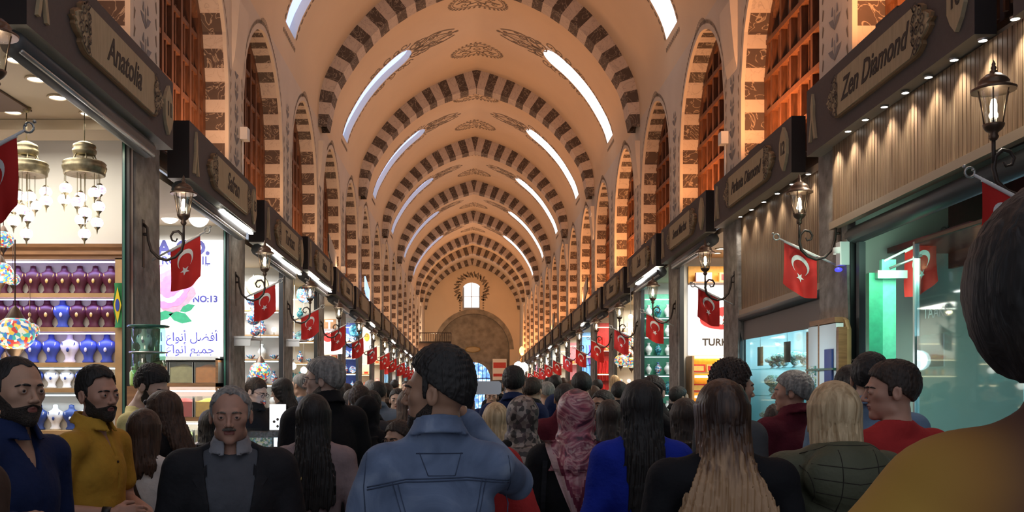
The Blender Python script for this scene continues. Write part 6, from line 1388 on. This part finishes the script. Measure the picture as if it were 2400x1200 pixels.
for sd in (-1,1):
    gb = kid(t,'blazer'); MB().prism([(sd*.095,1.44),(sd*.150,1.38),(sd*.125,1.34),(sd*.135,1.33),(sd*.095,1.05),(sd*.075,1.16)],.006,'c_charcoal',lambda u,v,w_: (u,drape(gb,[(max(-.17,min(.17,u*1.12)),v)],1,.002)[0][1]+w_,v)).build('lapel',gb)
# 7 long black hair, lilac top
t,hc,HR = person('person with very long black hair over a dusty lilac top, back turned', 735, 926, 4.9, .1, dict(q='mid',fem=1,style='long',hair='hair_black',len=.50,lw=.12,legs='c_khaki',wear=[('sweater','c_lilac')]))
g = kid(t,'sweater'); strap(t,g,(-.02,1.44),(-.12,1.1),.004,'gold').build('chain_strap',t)
# 8 tall grey-haired man with glasses
person('person with silver hair and glasses in a long black coat over beige trousers, in profile', 760, 841, 5.7, .75, dict(q='mid',skin='skin_pale',hair='hair_grey',beard='chin',beardcol='stubble_grey',glasses='on',vol=.016,top=.006,head=(.75,0,0),legs='c_khaki',sw=.2,wear=[('coat','c_black',dict(hem=.62,collar=.06,v=1.2,vw=.06))]))
# shopkeepers further down the lamp row
person('person in a black jacket looking down over the jewellery counter', 598, 886, 8.9, -1.9, dict(q='mid',skin='skin_pale',hair='hair_dark',head=(-.1,-.35,0),glasses='on',wear=[('jacket','c_black',dict(collar=.05))]))
person('person with long black hair in a dark coat raising one hand beside the counter', 662, 888, 10.2, 1.2, dict(q='mid',fem=1,style='long',hair='hair_black',skin='skin_pale',len=.3,head=(.3,-.2,0),wear=[('coat','c_black')],armL=((-.28,.16,1.36),(-.22,.22,1.62),dict(dir=(0,.1,1),fine=1,curl=.15,n=(0,1,0)))))
person('person with short grey hair in a blue-grey shirt by the lit table lamps', 706, 876, 11.2, 1.1, dict(q='far',hair='hair_grey',wear=[('shirt','c_greyblue')]))
# 12 black veil, striped sweater, boy, girl
person('person wholly veiled in black from head to hem, back turned', 860, 929, 6.5, -.15, dict(q='mid',fem=1,style='scarf',hair='c_black',legs='c_black',wear=[('coat','c_black',dict(g=.035,flare=1.15))]))
person('person in a grey striped sweater between the black coat and the black veil', 843, 903, 7.3, .2, dict(q='mid',hair='hair_dark',wear=[('sweater','c_stripes')]))
person('young person in a dark blue jacket walking towards the camera', 931, 911, 10.3, PI, dict(q='mid',skin='skin_pale',hair='hair_black',wear=[('jacket','c_greyblue',dict(collar=.05)),],sw=.18))
t,hc,HR = person('short person with glasses and a white-striped black jacket, low in the crowd', 935, 985, 5.3, PI-.3, dict(q='mid',fem=1,style='pony',hair='hair_dark',glasses='on',head=(-.3,-.1,0),wear=[('jacket','c_black',dict(collar=.05))]))
g = kid(t,'jacket'); 
def along(g, a, b, n=10, out=1): return [tuple(Vector(a).lerp(Vector(b), k/n)) for k in range(n+1)]
MB().tube([(.225,.035,1.42),(.262,.04,1.28),(.272,.045,1.13),(.262,.09,1.0),(.25,.12,.92)],.011,'c_white',6).build('sleeve_stripe', g)
# 16 the man in the denim jacket
t,hc,HR = person('person in a faded denim jacket with bushy black hair raising a white phone', 1026, 828, 2.95, .10, dict(q='hero',skin='skin_tan',hair='hair_black',beard='chin',vol=.010,top=.024,rough=.0022,hairline=.030,sw=.172,bw=.94,head=(1.20,.04,0),lid=.0044,nape=.095,
  wear=[('jacket','denim',dict(collar=.05,fold=.008,hem=.90,g=.016))],armR=((.262,.18,1.35),(.11,.25,1.545),dict(dir=(-.25,.15,.9),n=(-.9,.2,.0),fine=1,curl=.5)),armL=((-.27,.02,1.13),(-.22,.16,.93))))
g = kid(t,'jacket')
seam(t,g,[[(-.215,1.36),(-.1,1.385),(.08,1.39),(.215,1.375)],[(-.215,1.352),(-.1,1.377),(.08,1.382),(.215,1.367)]],'denim_dark',.0022)
seam(t,g,[[(-.215,1.46),(-.225,1.36),(-.215,1.2),(-.20,1.05)],[(.21,1.45),(.222,1.36),(.21,1.2),(.20,1.05)],[(-.14,1.372),(-.09,1.2),(-.07,.98)],[(.14,1.38),(.10,1.2),(.08,.98)],[(-.125,1.372),(-.078,1.2),(-.06,.98)],[(.128,1.38),(.09,1.2),(.07,.98)],[(-.07,1.46),(.07,1.46)]],'denim_dark',.0018)
seam(t,g,[[(-.06,1.462),(-.035,1.395)],[(.065,1.462),(.045,1.395)],[(-.035,1.395),(.045,1.395)]],'denim_dark',.0015)
ph = at(1142,909,3.25); p_ = thing('phone','white phone held sideways in the raised hand of the denim jacket','phone',ph,.2)
MB().prism([(x,z) for x,z in [(-.05,-.018),(-.042,-.023),(.042,-.023),(.05,-.016),(.05,.016),(.042,.023),(-.042,.023),(-.05,.018)]],.009,'lightbox' if 0 else 'white',lambda u,v,w_:(u,w_,v)).build('case',p_); MB().box(-.04,.04,.0095,.0105,-.019,.019,'black').build('screen',p_)
# 17 red t-shirt hidden behind
person('person in a red t-shirt almost hidden behind the denim jacket', 1056, 868, 3.4, .05, dict(q='mid',skin='skin_tan',hair='hair_black',sw=.195,bw=1.1,legs='c_black',wear=[('tee','c_redtee',dict(sleeve=.5,g=.014))],armL=((-.29,.0,1.14),(-.24,.2,1.0)),armR=((.30,.0,1.14),(.24,.2,1.0))))
t,hc,HR = person('tall person in a navy jacket with a brown leather strap, back turned', 1204, 861, 7.8, -.1, dict(q='mid',hair='hair_black',top=.01,wear=[('jacket','c_navy',dict(collar=.05))]))
g = kid(t,'jacket'); strap(t,g,(-.10,1.44),(.02,1.0),.02,'wood').build('leather_strap',t)
# 19, 20 headscarves
person('person in a brown and grey patterned headscarf and black coat, back turned', 1224, 930, 5.2, .15, dict(q='mid',fem=1,style='scarf',hair='c_scarf_dark',legs='c_black',wear=[('coat','c_black')]))
t,hc,HR = person('person in a pink and maroon silk headscarf and black coat with a black handbag', 1350, 915, 4.5, -.2, dict(q='mid',fem=1,style='scarf',hair='c_scarf_pink',tail=0,legs='c_black',wear=[('coat','c_black',dict(g=.03))]))
g = kid(t,'coat'); strap(t,g,(-.14,1.42),(-.17,.95),.012,'c_charcoal').build('bag_strap',t)
hs = kid(t,'headscarf'); BA, BB = caster(g), caster(hs); sh = MB(); NT, NU = 26, 20; V = []
for i in range(NT+1):
    tt = i/NT; z = 1.52-.44*tt; hw = .150*(1-tt)+.006
    for j in range(NU+1):
        x = .035*tt+hw*(2*j/NU-1); ys = [h[0].y for h in (B.ray_cast(Vector((x,-1,z)),Vector((0,1,0))) for B in (BA,BB)) if h[0] is not None]
        V.append((x, (min(ys) if ys else -.1)-.012-.004*math.sin(j*1.1+i*.25), z))
for i in range(NT):
    for j in range(NU):
        e = min(j+.5, NU-j-.5)/NU*(1-i/NT); m_ = 'c_scarf_hem' if e < .11 else 'c_scarf_band' if e < .165 else 'c_scarf_pink'
        if i < 5 and e >= .0: m_ = 'c_scarf_pink' if e > .11 else m_
        sh.add([V[i*(NU+1)+j],V[i*(NU+1)+j+1],V[(i+1)*(NU+1)+j+1],V[(i+1)*(NU+1)+j]],[(0,1,2,3)],m_,True)
sh.build('scarf_corner', hs)
bg = thing('handbag','black leather handbag hanging at the back of the pink headscarf','bag',t.matrix_basis @ Vector((-.19,-.30,.93)),-.2)
MB().prism([(-.14,-.11),(.14,-.11),(.12,.10),(.06,.13),(-.06,.13),(-.12,.10)],.10,'black',lambda u,v,w_:(u,w_,v)).build('bag_body',bg); MB().tube([(-.09,.05,.12),(-.06,.05,.24),(.06,.05,.24),(.09,.05,.12)],.009,'black',6).build('bag_handle',bg)
# 21 blue coat
person('person with long black hair in a bright royal blue coat, back turned', 1503, 893, 4.2, .0, dict(q='mid',fem=1,style='long',hair='hair_black',len=.48,lw=.085,jag=.05,legs='c_black',back=.06,sw=.168,wear=[('coat','c_blue',dict(g=.022))]))
person('bearded person in a dark jacket holding a hand to the mouth, beyond the blue coat', 1530, 880, 6.9, PI-.55, dict(q='mid',skin='skin_pale',hair='hair_black',beard='full',wear=[('jacket','c_black',dict(collar=.05))],armL=((-.32,.1,1.28),(-.06,.17,1.50),dict(dir=(.7,0,.6),n=(0,-1,0))),armR=((.30,.16,1.34),(.10,.2,1.56),dict(dir=(-.6,-.3,.5),n=(0,-1,0)))))
# 23 ombre hair
t,hc,HR = person('person with waist-length brown to blonde hair over a black off-shoulder top', 1692, 893, 3.25, .0, dict(q='hero',fem=1,style='long',hair='hair_ombre',len=.46,lw=.165,jag=.05,hemcurve=.5,back=.05,skin='skin_pale',sw=.205,legs='c_black',wear=[('sweater','c_black',dict(neck=.085,g=.02))]))
person('person with curly dark hair behind the long ombre hair, face turned to the vitrine', 1712, 851, 4.7, -1.3, dict(q='mid',hair='hair_dark',top=.02,rough=.005,wear=[('jacket','c_greyjacket',dict(collar=.05))]))
person('person in a zebra-striped top beside the long ombre hair', 1605, 935, 5.7, .1, dict(q='mid',fem=1,style='long',hair='hair_dark',len=.2,wear=[('sweater','c_stripes')]))
# 25-30
person('person with thick grey hair in a burgundy jacket, face turned down the hall', 1858, 872, 5.9, .35, dict(q='mid',skin='skin_red',hair='hair_grey',vol=.018,head=(.8,0,0),bw=1.1,sw=.2,wear=[('jacket','c_burgundy',dict(collar=.05))]))
person('person in a pale blue shirt bending over the bright vitrine', 1808, 908, 6.9, -.5, dict(q='mid',hair='hair_dark',head=(0,-.9,0),hoff=(0,.16,-.13),wear=[('shirt','c_sky',dict(g=.02))]))
t,hc,HR = person('person with straight blonde hair in a hooded olive quilted jacket', 1955, 897, 3.45, .05, dict(q='hero',fem=1,style='long',hair='hair_blond',len=.235,lw=.112,jag=.008,back=.035,hemcurve=.2,sw=.20,legs='c_black',skin='skin_pale',wear=[('puffer','c_olive',dict(hood=1,collar=.06,sleeve=.0 if 0 else 1))]))
g = kid(t,'padded_jacket'); seam(t,g,[[(-.155,1.50),(-.08,1.535),(.08,1.535),(.155,1.50)],[(-.17,1.46),(-.13,1.33),(0,1.27),(.13,1.33),(.17,1.46)],[(-.06,1.52),(-.06,1.30)],[(.07,1.52),(.07,1.30)],[(-.15,1.47),(0,1.455),(.15,1.47)],[(-.15,1.42),(0,1.40),(.15,1.42)],[(-.14,1.37),(0,1.345),(.14,1.37)],[(-.17,1.22),(0,1.215),(.17,1.22)],[(-.17,1.13),(0,1.125),(.17,1.13)],[(-.15,1.3),(-.16,.95)],[(.15,1.3),(.16,.95)]],'c_olive_trim',.0017)
person('person with short dark hair in a red t-shirt, head turned in profile', 2093, 848, 4.0, .3, dict(q='hero',skin='skin_red',hair='hair_dark',vol=.008,top=.006,rough=.002,head=(1.05,-.02,0),nose=1.15,sw=.205,lid=.004,wear=[('tee','c_redtee',dict(sleeve=.5,g=.012))]))
person('person in a washed denim shirt with sunglasses on the head, behind the red t-shirt', 2040, 826, 4.7, -.4, dict(q='mid',hair='hair_black',glasses='up',wear=[('shirt','c_denimshirt',dict(collar=.04))]))
person('person with a dark bun standing against the stone pillar beside the blonde hair', 1995, 856, 5.3, -.2, dict(q='mid',fem=1,style='pony',hair='hair_black',legs='c_jeans',wear=[('shirt','c_denimshirt')]))
# 31 close figure at the edge of the frame
t,hc,HR = person('close dark-haired person in a mustard and brown plaid shirt cut by the frame edge', 2640, 325, .93, .0, dict(q='hero',skin='skin_tan',hair='hair_black',nape=.20,vol=.026,rough=.001,hoff=(0,.01,-.055),head=(-1.2,.02,0),sw=.165,bw=.95,legs='c_jeans',wear=[('shirt','c_plaid',dict(collar=.04,g=.012,fold=.008))],armL=((-.36,.02,1.20),(-.34,.2,.98))),H=1.925)
# --- distant heads: prototypes, copied with their own clothes and hair colours
def recol(t, hair=None, top=None, legs=None, skin_=None):
    for c in t.children:
        n = c.name.split('.')[0]; m = {'hair':hair,'headscarf':hair,'trousers':legs,'body':skin_}.get(n, top if n in ('jacket','sweater','coat','shirt','t_shirt') else None)
        if m: s_ = c.material_slots[0]; s_.link = 'OBJECT'; s_.material = M[m]
PRO = {}
def crowd(kind, x, ytop, Z, yaw, label, hair='hair_black', top='c_black', legs='c_jeans', skin_=None):
    spec = dict(mb=dict(q='far',hair='hair_black',wear=[('jacket','c_black',dict(collar=.05))]), mf=dict(q='mid',hair='hair_black',wear=[('jacket','c_black',dict(collar=.05))]),
        wb=dict(q='far',fem=1,style='long',hair='hair_black',len=.28,wear=[('coat','c_black')]), ws=dict(q='far',fem=1,style='scarf',hair='c_black',tail=0,wear=[('coat','c_black')]), bd=dict(q='far',style='short',hair='hair_grey',hairline=.045,rec=1,vol=.003,wear=[('shirt','c_white')]))[kind]
    if kind not in PRO: t,_,_ = person(label, x, ytop, Z, yaw, spec, 'people in the distant crowd'); PRO[kind] = t
    else:
        H = 1.65+(HY-ytop)*Z/F-G(Z); t = dup(PRO[kind], ((x-VX)*Z/F, Z, G(Z)), yaw, label, 'people in the distant crowd', scale=(H-.006)/1.755)
    recol(t, hair, top, legs, skin_)
CR = [('mb',790,903,9.2,.3,'dark short-haired person just past the silver-haired man','hair_black','c_black'),('mb',812,899,11.5,-.2,'person in a grey jacket by the blue plates','hair_dark','c_greyjacket'),
('mb',826,912,8.6,.1,'person in a red-collared jacket behind the striped sweater','hair_dark','c_redtee'),('bd',868,890,13,.4,'grey-haired person in a dark top before the far shops','hair_grey','c_greyjacket'),
('mb',886,894,9.6,-.1,'person in a slate jacket beyond the black veil','hair_black','c_greyblue'),('mb',905,898,12,.2,'person in a brown jacket, one step past the slate jacket','hair_dark','c_brown'),
('wb',955,915,8.3,.1,'person with dark hair touching the denim shoulder','hair_brown','c_brown'),('mf',972,903,15,PI,'person facing the camera far past the boy','hair_black','c_charcoal'),
('mf',1152,908,12.5,PI,'person facing the camera under the white phone','hair_black','c_navy'),('wb',1162,945,6.2,0,'person with light brown hair low behind the phone','hair_blond','c_black'),
('mb',1248,884,9.2,-.5,'person with shaved sides beside the tall navy jacket','hair_dark','c_black'),('bd',1282,893,9.8,0,'balding grey person in a white shirt','hair_grey','c_white'),
('mb',1301,879,13.5,.1,'dark-haired person beyond the balding man','hair_black','c_greyblue'),('mb',1324,899,7.4,.1,'person with a full dark haircut in a dark coat and maroon bag','hair_black','c_burgundy'),
('mb',1363,871,8.6,0,'tall black-haired person standing above the pink headscarf','hair_black','c_black'),('wb',1390,905,11.3,.2,'person with brown hair beside the tall black-haired head','hair_brown','c_greyjacket'),
('mf',1413,914,7.5,PI*.75,'smiling person glimpsed between the headscarf and the blue coat','hair_black','c_charcoal'),('mb',1452,894,10.1,-.2,'dark-haired person right behind the blue coat','hair_black','c_black'),
('wb',1428,938,6.3,.1,'person in a grey coat with a hood, beside the pink headscarf','hair_dark','c_greyjacket'),('ws',1300,925,8.2,.1,'person in a dark blue headscarf between two headscarves','c_navy','c_navy'),
('mb',1170,893,16,0,'small dark head under the bright gate','hair_black','c_black'),('mb',1228,882,18,.1,'distant head beside the gate notice','hair_dark','c_brown'),('mf',1262,889,20,PI,'distant face beneath the row of flags','hair_black','c_greyblue'),
('wb',1340,892,16,0,'distant person with brown hair under the panelled-row flags','hair_brown','c_black'),('mb',1400,889,18,.3,'distant person by the red cloth shop','hair_black','c_charcoal'),
('mb',1478,899,11,-.4,'person studying the lamps of the fifth panelled shop','hair_dark','c_navy'),('mb',1590,905,10.5,-1.2,'person at the sweet shop entrance','hair_black','c_black'),
('wb',1440,880,21,0,'distant person with blonde hair before the blue cloth','hair_blond','c_white'),('ws',895,905,17,0,'distant person in a grey headscarf on the lamp row','c_greyjacket','c_black'),
('mb',840,893,19,.2,'distant person under the flags of the lamp row','hair_black','c_navy'),('mb',925,890,24,0,'very distant head before the balcony','hair_black','c_black'),('mf',950,893,27,PI,'very distant face near the hall axis','hair_dark','c_brown'),
('mb',1185,888,28,0,'very distant head under the globe lamps','hair_black','c_greyblue'),('wb',1320,886,25,0,'very distant dark hair near the far flags','hair_dark','c_burgundy'),('mb',1285,884,30,.2,'very distant head near the globe lamps','hair_black','c_black'),
('mb',870,915,7.9,.1,'dark head just over the black veil','hair_black','c_charcoal'),('mf',725,905,12.4,PI*.6,'small face beside the blue-grey shirt','hair_dark','c_brown'),('mb',990,893,19,0,'distant head hidden by the denim man\'s fringe','hair_dark','c_black')]
for k_, x, y, Z, yw, lb, hr_, tp_ in CR:
    if k_ == 'ws': crowd(k_, x, y, Z, yw, lb, hr_, tp_)
    else: crowd(k_, x, y, Z, yw, lb, hr_, tp_, 'c_jeans')
